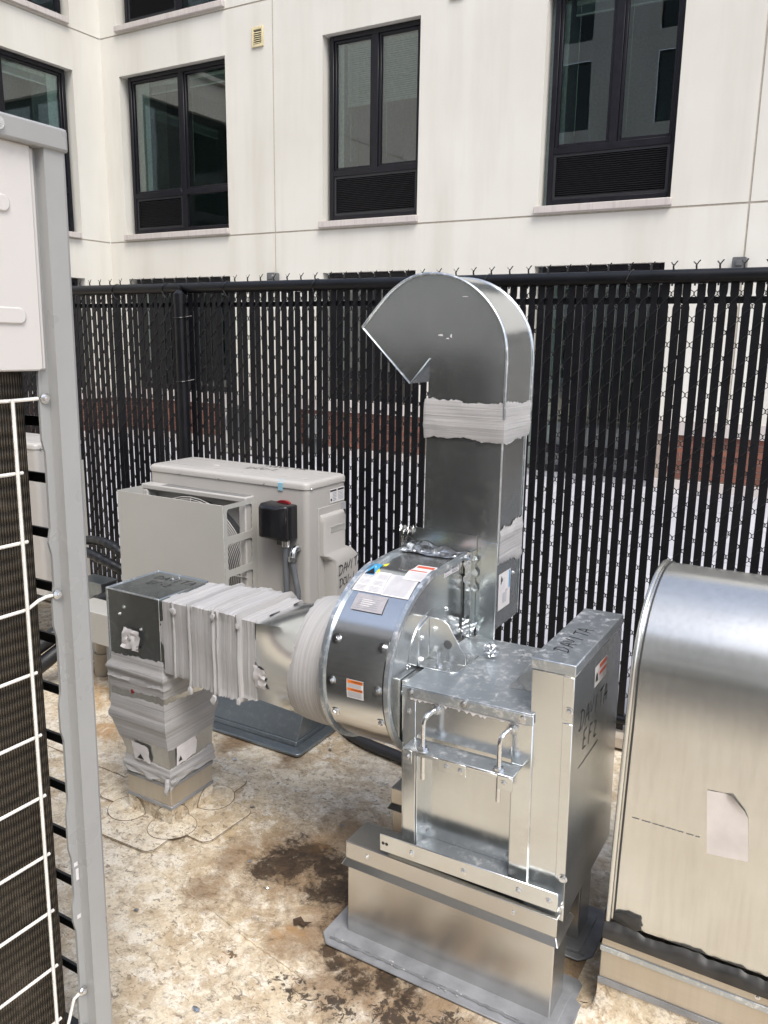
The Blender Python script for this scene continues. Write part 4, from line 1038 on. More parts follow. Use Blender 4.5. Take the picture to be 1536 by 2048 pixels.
# square-to-round transition and collar
def trans(u, v):
    t = v*2*math.pi; c, s_ = math.cos(t), math.sin(t); f = u
    k2 = 1/max(abs(c), abs(s_)); hw, hh = .109, .113
    sq = (1.801+hw*c*k2, .649+hh*s_*k2); ci = (1.782+.172*c, .668+.172*s_)
    return (-1.40+.19*u, sq[0]*(1-f)+ci[0]*f, sq[1]*(1-f)+ci[1]*f)
m = MB(); m.grid(trans, 6, 64); m.build('transition', 'galvanised', idt, smooth=28)
m = MB(); m.tube([(-1.212,1.782,.668),(-1.068,1.785,.675)], .172, 48, caps=False); m.build('collar', 'galvanised', idt)
def ringband(xa, xb, r, seed, name='mastic_band'):
    rnd = random.Random(seed); m = MB(); N_ = 90; rows = 10; vs = []
    for i in range(N_):
        t = 2*math.pi*i/N_; lo = xa+.008*math.sin(3*t)+rnd.uniform(-.004,.004); hi = xb+.008*math.sin(4*t+1)+rnd.uniform(-.005,.005)
        for j in range(rows+1):
            f = j/rows; e = .002+.0022*math.sin(math.pi*f)*(1+.3*math.sin(7*t+5*f))
            if j in (0, rows): e = .0004
            vs.append((lo+(hi-lo)*f, 1.783+(r+e)*math.cos(t), .670+(r+e)*math.sin(t)))
    w = rows+1; m.add(vs, [(i*w+j, ((i+1)%N_)*w+j, ((i+1)%N_)*w+j+1, i*w+j+1) for i in range(N_) for j in range(rows)])
    return m.build(name, 'mastic_u', idt, recalc=False, smooth=50)
ringband(-1.222, -1.118, .172, 4)
# ribbed sealant wrap over the straight section
def wrap_h(x):
    z0 = .003
    for a, b, h in ((-1.715,-1.63,.006),(-1.63,-1.535,.018),(-1.535,-1.442,.021),(-1.442,-1.38,.007)):
        if a <= x < b: z0 = h
    for c, a in ((-1.704,.012),(-1.634,.025),(-1.540,.032),(-1.522,.027),(-1.448,.029),(-1.418,.010)):
        if abs(x-c) < .0036: z0 = max(z0, a)
    return z0
rnd = random.Random(8); m = MB(); loop = []
xa, xb = 1.692, 1.910; za, zb = .536, .762
def seg(p, q, nx, ny, k2):
    for i in range(k2): f = i/k2; loop.append((p[0]+(q[0]-p[0])*f, p[1]+(q[1]-p[1])*f, nx, ny))
seg((xa,za),(xa,zb),-1,0,24); loop.append((xa,zb,-.75,.75)); seg((xa+.004,zb),(xb,zb),0,1,24); loop.append((xb,zb,.75,.75)); seg((xb,zb-.004),(xb,za),1,0,20); loop.append((xb,za,.75,-.75)); seg((xb-.004,za),(xa+.004,za),0,-1,20); loop.append((xa,za,-.75,-.75))
NX = 110; vs = []
for i in range(NX+1):
    f = i/NX; x = -1.752+.362*f; h = wrap_h(x)
    for j, (y, z, ny, nz) in enumerate(loop):
        xx = x
        if i == 0: xx += .02*math.sin(j*.35)+rnd.uniform(-.008,.008)
        if i == NX: xx += .008*math.sin(j*.5)+rnd.uniform(-.004,.004)
        mul = .55 if ny < -.9 else (1.6 if ny > .9 else .85)
        if abs(ny) < .8 and abs(ny) > .7: mul = .8+rnd.uniform(-.15,.25)
        e = h*mul + .0012*math.sin(j*.31+i*.05) + rnd.uniform(0,.0009)
        if i in (0, NX): e = .0005
        vs.append((xx, y+ny*e, z+nz*e))
n = len(loop); m.add(vs, [(i*n+j, i*n+(j+1)%n, (i+1)*n+(j+1)%n, (i+1)*n+j) for i in range(NX) for j in range(n)])
m.build('sealant_wrap', 'mastic_u', idt, recalc=False, smooth=45)
# dabs of sealant on the corners of the flanges
for (x, y, z, s_) in ((-1.634,1.676,.510,.009),(-1.540,1.672,.505,.011),(-1.448,1.674,.520,.009),(-1.700,1.682,.742,.009),(-1.535,1.672,.760,.009),(-1.445,1.674,.750,.009)):
    bm = bmesh.new(); bmesh.ops.create_icosphere(bm, subdivisions=2, radius=s_)
    for v in bm.verts: v.co *= 1+.6*mnoise.noise(v.co*120+Vector((x*50,0,0))); v.co.y *= .6; v.co.z *= 1.4
    m = MB(); m.v = [tuple(v.co+Vector((x,y,z))) for v in bm.verts]; m.f = [tuple(v.index for v in f.verts) for f in bm.faces]; bm.free()
    m.build('sealant_dab', 'mastic_u', idt)
# drop: box, then tapering skirt to the curb
m = MB()
def ringpts(x0,x1,y0,y1,z): return [(x0,y0,z),(x1,y0,z),(x1,y1,z),(x0,y1,z)]
R1 = ringpts(-1.952,-1.752,1.694,1.890,.150); R2 = ringpts(-1.948,-1.756,1.696,1.892,.225); R3 = ringpts(-1.995,-1.757,1.686,1.914,.335); R4 = ringpts(-1.990,-1.762,1.690,1.912,.530)
m.add(R1+R2+R3+R4, [(4*k2+i, 4*k2+(i+1)%4, 4*k2+4+(i+1)%4, 4*k2+4+i) for k2 in range(3) for i in range(4)])
m.build('drop', 'galvanised_hood', idt, recalc=False, smooth=20)
def drop_loop(z, step=.006):
    ks = [(.150,(-1.952,-1.752,1.694,1.890)),(.225,(-1.948,-1.756,1.696,1.892)),(.335,(-1.995,-1.757,1.686,1.914)),(.53,(-1.990,-1.762,1.690,1.912))]
    for (za_, a), (zb_, b) in zip(ks, ks[1:]):
        if z <= zb_: f = (z-za_)/(zb_-za_); return [a[i]*(1-f)+b[i]*f for i in range(4)]
    return list(ks[-1][1])
def dropband(za, zb, seed, rag=.008, lift=.003, ridges=()):
    rnd = random.Random(seed); per = 120; rows = 12; m = MB(); vs = []
    ph = [rnd.random()*6 for _ in range(4)]
    for i in range(per):
        t = i/per; lo = za+rag*(.7*math.sin(6.28*t*3+ph[0]))+rnd.uniform(-.4,.4)*rag; hi = zb+rag*(.7*math.sin(6.28*t*2+ph[1]))+rnd.uniform(-.4,.4)*rag
        for j in range(rows+1):
            f = j/rows; z = lo+(hi-lo)*f; a = drop_loop(min(max(z,.15),.53))
            e = lift*(.7+.3*math.sin(20*t+f*5))
            for (rz, ra, rw) in ridges: e += ra*max(0, 1-((z-rz)/rw)**2)
            if j in (0, rows): e = .0005
            u = t*4; s_ = int(u) % 4; g_ = u-int(u)
            c = [(a[0]-e,a[2]-e),(a[1]+e,a[2]-e),(a[1]+e,a[3]+e),(a[0]-e,a[3]+e)]; p, q = c[s_], c[(s_+1)%4]
            vs.append((p[0]+(q[0]-p[0])*g_, p[1]+(q[1]-p[1])*g_, z))
    w = rows+1; m.add(vs, [(i*w+j, ((i+1)%per)*w+j, ((i+1)%per)*w+j+1, i*w+j+1) for i in range(per) for j in range(rows)])
    return m.build('mastic_band', 'mastic_z', idt, recalc=False, smooth=45)
dropband(.440, .560, 5, ridges=((.508,.010,.016),(.475,.006,.008)))
dropband(.268, .418, 6, ridges=((.345,.006,.02),(.385,.003,.01)))
dropband(.168, .206, 7, lift=.003, rag=.007, ridges=((.178,.004,.012),))
# labels torn and painted over
def torn(name, parent, corners, seed, n=7, amp=.0035):
    rnd = random.Random(seed); c = [Vector(p) for p in corners]; nr = (c[1]-c[0]).cross(c[3]-c[0]).normalized(); m = MB()
    def f(u, v):
        p = (c[0]*(1-u)+c[1]*u)*(1-v)+(c[3]*(1-u)+c[2]*u)*v
        if v == 0 or u == 1: p = p + (c[1]-c[0])*rnd.uniform(-.04,.05) + (c[3]-c[0])*rnd.uniform(-.07,.04)
        return tuple(p+nr*(.0014+amp*rnd.random()))
    m.grid(f, n, n); return m.build(name, 'paper', parent, recalc=False, smooth=30)
torn('torn_label', idt, [(-1.93,1.6885,.585),(-1.858,1.6885,.583),(-1.842,1.6885,.648),(-1.918,1.6885,.652)], 1, amp=.009)
torn('torn_label', idt, [(-1.398,1.690,.583),(-1.342,1.674,.580),(-1.342,1.672,.640),(-1.396,1.690,.642)], 2, amp=.008)
torn('torn_label', idt, [(-1.902,1.692,.206),(-1.835,1.692,.206),(-1.835,1.689,.262),(-1.912,1.689,.266)], 3, amp=.002)
torn('torn_label', idt, [(-1.7545,1.725,.206),(-1.7545,1.81,.212),(-1.7548,1.815,.272),(-1.7548,1.727,.268)], 4, amp=.002)
for (a, b, c2) in (((-1.888,1.6865,.212),(-1.872,1.686,.230),(-1.858,1.6865,.212)),):
    m = MB(); m.add([a,b,c2], [(0,1,2)]); m.build('label_mark', 'marker_black', idt, recalc=False, smooth=0)
m = MB(); m.add([(-1.7505,1.731,.216),(-1.7505,1.748,.216),(-1.7505,1.741,.234)], [(0,1,2)]); m.build('label_mark', 'marker_black', idt, recalc=False, smooth=0)
m = MB(); m.add([(-1.868,1.682,.588),(-1.857,1.682,.586),(-1.855,1.682,.604)], [(0,1,2)]); m.build('label_mark', 'marker_black', idt, recalc=False, smooth=0)
for (x, z) in ((-1.937,.690),(-1.917,.715),(-1.848,.655)): bolt(idt, (x, 1.690, z), (0,-1,0), .7)
for (x, y) in ((-1.885,1.872),(-1.875,1.89)): bolt(idt, (x, y, .766), (0,0,1), .6)
m = MB(); m.box(-1.897,-1.889,1.682,1.687,.433,.447); m.build('red_screw', 'red_plastic', idt, bevel=.002)
scrawl('DAVITA', (-1.94, 1.842, .7662), (1,.03,0), (0,1,0), (0,0,1), .034, idt, w=.003, adv=.80, seed=21)
scrawl('EF-2', (-1.925, 1.79, .7662), (1,.03,0), (0,1,0), (0,0,1), .030, idt, w=.003, adv=.80, seed=22)

# ================================================================== CURB UNDER THE INLET DUCT
cu = thing('duct_curb', (-1.853, 1.793, 0), 'square metal banded roof curb with membrane patches under the inlet duct', 'curb', 'roof curbs')
m = MB(); m.box(-1.944, -1.760, 1.701, 1.885, -.005, .085); m.build('flashing', 'roof_membrane', cu, bevel=.004)
m = MB(); m.box(-1.948, -1.756, 1.697, 1.889, .062, .166); m.build('band', 'galvanised_curb', cu, bevel=.002)
for z in (.060, .134):
    m = MB(); m.box(-1.9505, -1.7535, 1.6945, 1.8915, z, z+.012); m.build('strap', 'rail_plate', cu, bevel=.001, seg=1)
# torn cloth and sealant collar at the top
def collar(u, v):
    per = [(-1.955,1.690),(-1.749,1.690),(-1.749,1.896),(-1.955,1.896)]; t = (u % 1)*4; i = int(t) % 4; f = t-int(t)
    p, q = Vector(per[i]), Vector(per[(i+1)%4]); c = p.lerp(q, f); w = math.sin(u*39)+math.sin(u*71+1)
    z = .156+.020*v+.0035*w*(1-v)-.022*(1-v)*max(0,1-abs(u-.25)/.05); e = .0018*math.sin(u*53+v*4)+.004*(1-v)*abs(math.sin(u*31)); d = (c-Vector((-1.852,1.793))).normalized()
    return (c.x+d.x*e, c.y+d.y*e, z)
m = MB(); m.grid(collar, 80, 6, closed_u=True); m.build('sealant_collar', 'mastic_z', cu, recalc=False, smooth=50)
m = MB(); m.tube([(-1.757,1.686,.175),(-1.750,1.678,.155),(-1.752,1.672,.138),(-1.755,1.676,.125)], [.008,.009,.007,.004], 8); m.tube([(-1.742,1.69,.165),(-1.725,1.70,.178)], .007, 8); m.build('sealant_drip', 'mastic_z', cu)
for (x, z) in ((-1.915,.156),(-1.80,.154)): bolt(cu, (x, 1.697, z), (0,-1,0), .5)
# membrane patches: flat lapped sheets and round corner pieces
def patch(pts, z, name='membrane_patch'):
    m = MB(); m.prism(pts, 'Z', z-.004, z+.0022); o = m.build(name, 'roof_membrane', cu, bevel=.0008, seg=1, smooth=0)
    m = MB(); m.tube([(x, y, z+.0008) for x, y in pts], .0012, 5, closed=True); m.build('dirt_edge', 'dirt_line', o); return o
def rot(pts, c, a): return [(c[0]+(x-c[0])*math.cos(a)-(y-c[1])*math.sin(a), c[1]+(x-c[0])*math.sin(a)+(y-c[1])*math.cos(a)) for x, y in pts]
patch(rot(rrect(-1.975,-1.715,1.552,1.71,.03), (-1.85,1.63), R(2)), .0035)
patch(rot(rrect(-1.775,-1.592,1.685,1.905,.03), (-1.68,1.8), R(-3)), .0041)
patch(rot(rrect(-2.11,-1.935,1.70,1.905,.03), (-2.0,1.8), R(3)), .0030)
patch(rot(rrect(-1.97,-1.72,1.88,2.04,.03), (-1.85,1.95), R(2)), .0025)
def corner(cx, cy, sx, sy, r):      # disc folded over the curb's corner
    m = MB(); g_ = []
    a0 = math.atan2(sy, sx); vs = [(cx+sx*.004, cy+sy*.004, .011)]
    K = 28
    for i in range(K+1):
        a = a0-R(135)+R(270)*i/K; rr = r*(1+.035*math.sin(i*.45+cx*40)); vs.append((cx+sx*.004+rr*math.cos(a), cy+sy*.004+rr*math.sin(a), .0072))
    m.add(vs, [(0,i+1,i+2) for i in range(K)])
    for ax in (0, 1):
        vs = [(cx+sx*.004, cy+sy*.004, .006)]
        for i in range(11):
            a = R(90)*i/10; d = r*math.cos(a); h = r*.82*math.sin(a)
            if ax == 0: vs.append((cx-sx*d+sx*.004, cy+sy*.0035, .006+h))
            else: vs.append((cx+sx*.0035, cy-sy*d+sy*.004, .006+h))
        m.add(vs, [(0,i+1,i+2) for i in range(10)])
    o = m.build('corner_patch', 'roof_membrane', cu, smooth=60, recalc=False)
    m = MB(); pts = []
    for i in range(K+1):
        a = a0-R(135)+R(270)*i/K; rr = r*(1+.035*math.sin(i*.45+cx*40)); pts.append((cx+sx*.004+rr*math.cos(a), cy+sy*.004+rr*math.sin(a), .0066))
    m.tube(pts, .0011, 5)
    for ax in (0, 1):
        pts = []
        for i in range(11):
            a = R(90)*i/10; d = r*math.cos(a); h = r*.82*math.sin(a)
            pts.append((cx-sx*d+sx*.004, cy+sy*.0035, .006+h) if ax == 0 else (cx+sx*.0035, cy-sy*d+sy*.004, .006+h))
        m.tube(pts, .0009, 5)
    m.build('dirt_edge', 'dirt_line', o)
corner(-1.760, 1.701, 1, -1, .076); corner(-1.944, 1.701, -1, -1, .072); corner(-1.760, 1.885, 1, 1, .075)

# ================================================================== LOW DARK CURB BEHIND
dk = thing('equipment_curb', (-1.97, 2.42, 0), 'low dark grey metal curb with sloping sides on the roof below the condenser', 'curb', 'roof curbs')
m = MB(); B_ = ringpts(-2.20,-1.718,2.315,2.575,.030); T_ = ringpts(-2.20,-1.722,2.42,2.50,.235)
m.hexa(ringpts(-2.21,-1.715,2.308,2.58,.014), B_); m.build('base', 'galvanised_dark', dk, bevel=.002)
m = MB(); m.hexa(ringpts(-2.20,-1.718,2.315,2.575,.031), T_); m.build('body', 'galvanised_dark', dk, bevel=.003)
m = MB(); m.prism(rrect(-2.28,-1.672,2.262,2.63,.02,3), 'Z', .001, .013); m.build('base_flange', 'galvanised_dark', dk, bevel=.003)

# ================================================================== CONDENSERS
def condenser(label, full=True):
    t = thing('condenser_unit', (-2.17, 2.585, .235), label, 'condenser', 'small outdoor condensers by the fence')
    m = MB(); m.prism(rrect(-2.578, -1.760, 2.452, 2.722, .022, 4), 'Z', .270, .984); m.build('casing', 'unit_beige', t, smooth=40)
    m = MB()
    ring = [(0, .004, .9842), (0, .004, 1.002), (.35, -.001, 1.0085), (1, -.010, 1.0125)]
    n_ = len(rrect(0,1,0,1,.1,4)); vs = []
    for k2, ins, z in ((0,.004,.9845),(0,.004,1.000),(0,.001,1.007),(0,-.006,1.0115),(0,-.016,1.013)):
        vs += [(x,y,z) for x,y in rrect(-2.578-ins, -1.760+ins, 2.452-ins, 2.722+ins, .026, 4)]
    m.add(vs, [(k2*n_+i, k2*n_+(i+1)%n_, (k2+1)*n_+(i+1)%n_, (k2+1)*n_+i) for k2 in range(4) for i in range(n_)]+[tuple(range(4*n_,5*n_)), tuple(range(n_-1,-1,-1))])
    top_ = m.build('lid', 'unit_beige', t, smooth=50)
    m = MB()
    for y in (2.52, 2.66): m.box(-2.54, -1.80, y-.004, y+.004, 1.0127, 1.0150)
    m.build('lid_rib', 'unit_beige', top_, bevel=.0015, seg=1)
    for x in (-2.40, -2.19, -1.96): bolt(t, (x, 2.448, .990), (0,-1,0), .45, 'screw')
    bolt(t, (-1.756, 2.478, .985), (1,0,0), .45, 'screw'); bolt(t, (-1.756, 2.70, .985), (1,0,0), .45, 'screw')
    m = MB(); m.box(-2.50, -2.40, 2.43, 2.75, .236, .270); m.box(-1.94, -1.84, 2.43, 2.75, .236, .270); m.build('foot', 'galvanised_dark', t, bevel=.003)
    if not full: 
        m = MB(); m.box(-1.7585,-1.756,2.52,2.72,.30,.905); m.build('service_panel', 'unit_beige', t, bevel=.001)
        return t
    # fan grille frame and round guard
    m = MB(); m.box(-2.570, -2.010, 2.395, 2.451, .915, .938); m.box(-2.570,-2.010,2.395,2.451,.30,.325); m.box(-2.570,-2.535,2.395,2.451,.325,.915); m.box(-2.045,-2.010,2.395,2.451,.325,.915)
    gr = m.build('fan_grille', 'unit_beige', t, bevel=.005)
    m = MB(); gcx, gcz = -2.29, .62
    for k2 in range(1, 31):
        r_ = .026+.0088*k2; pts = []
        for a in range(0, 360, 10):
            x = gcx+r_*math.cos(R(a)); z = gcz+r_*math.sin(R(a))
            pts.append((max(-2.545,min(-2.035,x)), 2.393-.022*math.cos(r_/.30*1.57), max(.31,min(.912,z))))
        m.tube(pts, .0019, 4, closed=True)
    for a in range(0, 360, 30):
        m.tube([(gcx+r_*math.cos(R(a)), 2.393-.022*math.cos(r_/.30*1.57), gcz+r_*math.sin(R(a))) for r_ in (.03,.10,.17,.24,.285)], .0028, 5)
    m.build('guard_ring', 'unit_beige', gr)
    m = MB(); m.prism([(gcx+.27*math.cos(R(10*k2)), gcz+.27*math.sin(R(10*k2))) for k2 in range(36)], 'Y', 2.4475, 2.4512); m.build('fan_opening', 'box_grey', gr)
    m = MB()
    for k2 in range(3):
        a0 = R(120*k2+15); vs = []
        for r_, w, tw in ((.04,.35,.02),(.14,.42,.018),(.255,.36,.012)):
            for s_ in (-1,1): vs.append((gcx+r_*math.cos(a0+s_*w), 2.432+s_*tw*.5, gcz+r_*math.sin(a0+s_*w)))
        m.add(vs, [(0,1,3,2),(2,3,5,4)])
    m.build('fan_blade', 'box_grey', gr, recalc=False)
    # slots on top of the grille
    m = MB()
    for k2 in range(40): x = -2.46+.0112*k2; m.box(x, x+.005, 2.402, 2.444, .9382, .9388)
    m.build('grille_slot', 'box_grey', gr, smooth=0)
    # wind baffle: front plate, left plate, right plate with windows
    m = MB(); m.box(-2.562, -2.003, 2.258, 2.2605, .27, .930); bfl = m.build('wind_baffle', 'unit_beige_dark', t, bevel=.001, seg=1)
    m = MB(); m.box(-2.5625, -2.560, 2.261, 2.452, .27, .930); m.build('baffle_side', 'unit_beige_dark', bfl)
    m = MB(); ys = (2.261, 2.452); cells = [(.798,.930,.806,.912),(.668,.798,.675,.777),(.538,.668,.545,.648),(.408,.538,.415,.517),(.27,.408,.285,.387)]
    for (z0,z1,h0,h1) in cells:
        inn_ = rrect(2.279, 2.425, h0, h1, .012, 4); N_ = len(inn_); outp = []
        cyc, czc = 2.352, (h0+h1)/2
        for (y, z) in inn_:
            dy, dz = y-cyc, z-czc; ky = ((ys[1]-cyc) if dy > 0 else (cyc-ys[0]))/max(abs(dy),1e-6); kz = ((z1-czc) if dz > 0 else (czc-z0))/max(abs(dz),1e-6); k2 = min(ky,kz); outp.append((cyc+dy*k2, czc+dz*k2))
        # snap the corners of the outer loop
        for cy_, cz_ in ((ys[0],z0),(ys[1],z0),(ys[1],z1),(ys[0],z1)):
            i = min(range(N_), key=lambda q: (outp[q][0]-cy_)**2+(outp[q][1]-cz_)**2); outp[i] = (cy_, cz_)
        vs = [(-2.003,y,z) for y,z in outp]+[(-2.003,y,z) for y,z in inn_]+[(-2.006,y,z) for y,z in inn_]
        m.add(vs, [(i,(i+1)%N_,N_+(i+1)%N_,N_+i) for i in range(N_)]+[(N_+i,N_+(i+1)%N_,2*N_+(i+1)%N_,2*N_+i) for i in range(N_)])
    m.build('baffle_side', 'unit_beige_dark', bfl, recalc=False, smooth=20)
    m = MB()
    for k2 in range(22): z = .30+.0285*k2; m.box(-2.012,-2.0095,2.428,2.447,z,z+.014)
    m.build('grille_slot', 'box_grey', gr, smooth=0)
    # service panel and valve cover on the right side
    m = MB(); m.box(-1.7595,-1.7565,2.520,2.712,.30,.902); m.build('service_panel', 'unit_beige', t, bevel=.001, seg=1)
    m = MB(); zs_ = [(.30,.052),(.655,.052),(.690,.048),(.712,.030),(.725,.022),(.845,.022),(.868,.016),(.874,.002)]
    for i, (z, d) in enumerate(zs_):
        pass
    def cov_pts(z, d, ya_, yb_): return [(-1.7565,ya_,z),(-1.7565+d*.7,ya_+.004,z),(-1.7565+d,ya_+.016,z),(-1.7565+d,yb_-.014,z),(-1.7565+d*.7,yb_-.003,z),(-1.7565,yb_,z)]
    vs = []
    for (z, d) in zs_:
        w = 0 if z < .70 else 1
        vs += cov_pts(z, d, 2.560-.03*w, 2.742 if z < .70 else (2.725 if z < .72 else 2.690))
    K = len(zs_); m.add(vs, [(6*i+j,6*i+j+1,6*i+6+j+1,6*i+6+j) for i in range(K-1) for j in range(5)]+[(0,1,2,3,4,5),tuple(6*(K-1)+j for j in range(6))])
    vc = m.build('valve_cover', 'unit_beige', t, bevel=.004, smooth=50)
    m = MB(); m.box(-1.7355,-1.7335,2.575,2.668,.798,.822); m.build('handle_recess', 'unit_beige_dark', vc, bevel=.002)
    m = MB(); m.box(-1.7345,-1.7325,2.573,2.670,.818,.824); m.build('handle_lip', 'unit_beige_dark', vc)
    xs = -1.7565+.0525
    scrawl('DAVITA', (xs,2.588,.628), (0,1,.10), (0,.05,1), (1,0,0), .040, vc, w=.0042, adv=.66, seed=31)
    scrawl('DCU-1', (xs,2.592,.577), (0,1,.10), (0,.05,1), (1,0,0), .034, vc, w=.0042, adv=.66, seed=32)
    scrawl('IT ROOM', (xs,2.594,.513), (0,1,.10), (0,.05,1), (1,0,0), .040, vc, w=.0042, adv=.60, seed=33)
    o_ = (-1.7585,2.600,.909); U, V, N = (0,1,0), (0,0,1), (1,0,0)
    flat(t, 'rating_label', 'paper', o_, U, V, N, [(0,.105,0,.056)], .0008)
    flat(t, 'label_print', 'marker_black', o_, U, V, N, [(.004,.048,.045,.052),(.056,.10,.045,.052),(.006,.016,.008,.018)], .0014)
    flat(t, 'label_print', 'ink_grey', o_, U, V, N, [(.022,.048,.008+.006*i,.010+.006*i) for i in range(6)]+[(.058,.098,.008+.006*i,.010+.006*i) for i in range(6)], .0014)
    o_ = (-1.7585,2.678,.785); flat(t, 'rating_label', 'paper_grey', o_, U, V, N, [(0,.034,0,.115)], .0038)
    flat(t, 'label_print', 'marker_black', o_, U, V, N, [(.002,.032,.065,.085)]+[(.004,.03,.004+.009*i,.008+.009*i) for i in range(6)], .0044)
    m = MB(); m.add([(-1.893,2.4475,.972),(-1.869,2.4475,.972),(-1.869,2.4472,1.001),(-1.893,2.4472,1.001),(-1.869,2.458,1.0125),(-1.893,2.458,1.0125)], [(0,1,2,3),(3,2,4,5)]); m.build('tape', 'tape_blue', t, recalc=False, smooth=0)
    scrawl('DAVITA', (-2.13,2.652,1.0132), (1,.16,0), (-.16,1,0), (0,0,1), .042, t, w=.0045, adv=.8, seed=34)
    scrawl('DCU-1', (-2.165,2.585,1.0132), (1,.12,0), (-.12,1,0), (0,0,1), .040, t, w=.0045, adv=.75, seed=35)
    m = MB(); m.box(-2.33,-2.30,2.575,2.585,1.0132,1.0139); m.build('paint_scuff', 'paper', t)
    return t
c1 = condenser('beige outdoor condenser with wind baffle and black switch marked DCU-1, in front of the fence')
c2 = condenser('second beige condenser glimpsed behind the grey corner post at the left', full=False)
c2.location = (c2.location.x-1.545, c2.location.y-.01, c2.location.z+.03)
# disconnect switch and conduits on the condenser
ds = thing('disconnect_switch', (-1.86, 2.41, .77), 'black electrical disconnect switch box mounted on the condenser front', 'switch box')
m = MB(); zt_, zb_ = .930, .792
fr = [(-1.930,zb_+.003),(-1.802,zb_),(-1.802,zt_-.004),(-1.930,zt_)]; fi = [(-1.922,zb_+.012),(-1.842,zb_+.008),(-1.842,zt_-.012),(-1.922,zt_-.01)]
m.add([(x,2.451,z) for x,z in fr]+[(x,2.385,z) for x,z in fr]+[(x,2.362,z) for x,z in fi], [(0,1,2,3)]+[(i,(i+1)%4,4+(i+1)%4,4+i) for i in range(4)]+[(4+i,4+(i+1)%4,8+(i+1)%4,8+i) for i in range(4)]+[(8,9,10,11)])
m.build('cover', 'switch_black', ds, bevel=.006, seg=2)
m = MB(); m.box(-1.868,-1.828,2.405,2.440,.770,.792); m.build('bracket', 'box_grey', ds)
m = MB(); m.prism([(-1.862+.032*math.cos(R(15*k2)), .925+.012*math.sin(R(15*k2))) for k2 in range(13)], 'Y', 2.436, 2.448); m.build('handle', 'red_plastic', ds)
m = MB(); m.box(-1.938,-1.9325,2.41,2.451,.80,.90); m.build('latch', 'unit_beige', ds)
def conduit(label, pts, r, rings=True):
    t = thing('flexible_conduit', pts[-1], label, 'conduit', 'grey electrical conduits on the condenser')
    q = [Vector(p) for p in pts]; fine = []
    for a, b in zip(q, q[1:]):
        k2 = max(2, int((b-a).length/.005))
        fine += [a.lerp(b, i/k2) for i in range(k2)]
    fine.append(q[-1])
    m = MB(); m.tube(fine, [r*(1+(.05 if i % 2 else -.03)) for i in range(len(fine))], 12); m.build('tube', 'conduit_grey', t)
    return t
k1 = conduit('straight grey conduit dropping from the black switch box', [(-1.834,2.415,.775),(-1.832,2.413,.70),(-1.826,2.410,.60),(-1.824,2.40,.42),(-1.80,2.40,.30)], .0125)
m = MB(); m.tube([(-1.834,2.415,.795),(-1.834,2.415,.765)], .0165, 12); m.build('fitting', 'zinc_bolt', k1)
k3 = conduit('curved grey conduit hanging from the silver elbow fitting on the condenser', [(-1.800,2.412,.715),(-1.792,2.412,.67),(-1.776,2.410,.60),(-1.772,2.405,.5),(-1.775,2.40,.36)], .0115)
m = MB(); m.tube([(-1.800,2.451,.757),(-1.800,2.432,.757),(-1.800,2.420,.752),(-1.800,2.413,.742),(-1.800,2.412,.728)], .0135, 12); m.tube([(-1.800,2.412,.732),(-1.800,2.412,.712)], .0175, 10); m.build('fitting', 'zinc_bolt', k3)
# refrigerant lines, box, pipes at the left
def line(label, pts, r, mat='insulation_black', cat='pipe', name='refrigerant_line', wrapd=True):
    q = [Vector(p) for p in pts]; fine = []
    for i in range(len(q)-1):
        p0, p1, p2, p3 = q[max(i-1,0)], q[i], q[i+1], q[min(i+2,len(q)-1)]
        for k2 in range(14):
            s_ = k2/14; fine.append(.5*((2*p1)+(p2-p0)*s_+(2*p0-5*p1+4*p2-p3)*s_*s_+(3*p1-p0-3*p2+p3)*s_**3))
    fine.append(q[-1]); m = MB()
    m.tube(fine, [r*(1+(.05*math.sin(i*1.3) if wrapd else 0)) for i in range(len(fine))], 12)
    return _set(m.build(name, mat, loc=pts[-1]), label, cat, 'insulated pipes at the left')
line('upper black insulated pipe arching to the condenser at left', [(-3.10,2.46,.60),(-2.92,2.43,.635),(-2.80,2.42,.63),(-2.70,2.43,.58),(-2.58,2.50,.50)], .021)
line('middle black wrapped pipe sloping into the condenser at left', [(-3.15,2.44,.585),(-2.95,2.40,.585),(-2.84,2.40,.565),(-2.72,2.42,.525),(-2.58,2.50,.45)], .022)
line('thick black pipe rising beside the duct elbow', [(-3.05,2.10,.14),(-2.93,2.36,.32),(-2.82,2.40,.385),(-2.70,2.46,.42),(-2.58,2.52,.43)], .034)
line('lowest thick black pipe behind the duct elbow', [(-3.02,2.08,.06),(-2.91,2.34,.245),(-2.80,2.38,.305),(-2.68,2.46,.34),(-2.58,2.52,.35)], .032)
t = thing('junction_box', (-3.0, 2.52, .345), 'small grey metal box behind the corner post near the fence', 'box')
m = MB(); m.box(-3.12,-2.966,2.49,2.58,.345,.398); m.build('body', 'galvanised_dark', t, bevel=.002); m = MB(); m.box(-3.125,-2.961,2.485,2.585,.3985,.408); m.build('lid', 'galvanised_dark', t, bevel=.002)
m = MB(); m.box(-3.08,-3.02,2.51,2.56,0,.345); m.build('post', 'galvanised_dark', t)
t = thing('pipe_enclosure', (-2.60, 2.25, .30), 'plain beige sheet metal panel below the black pipes beside the duct elbow', 'panel')
m = MB(); m.box(-2.84,-2.585,2.205,2.34,.265,.405); m.build('body', 'unit_beige_dark', t, bevel=.003)
m = MB(); m.box(-2.66,-2.62,2.24,2.30,.0,.265); m.build('leg', 'galvanised_dark', t)
t = thing('vent_pipe', (-2.905, 2.43, 0), 'short stained plastic pipe standing on the roof left of the duct', 'pipe')
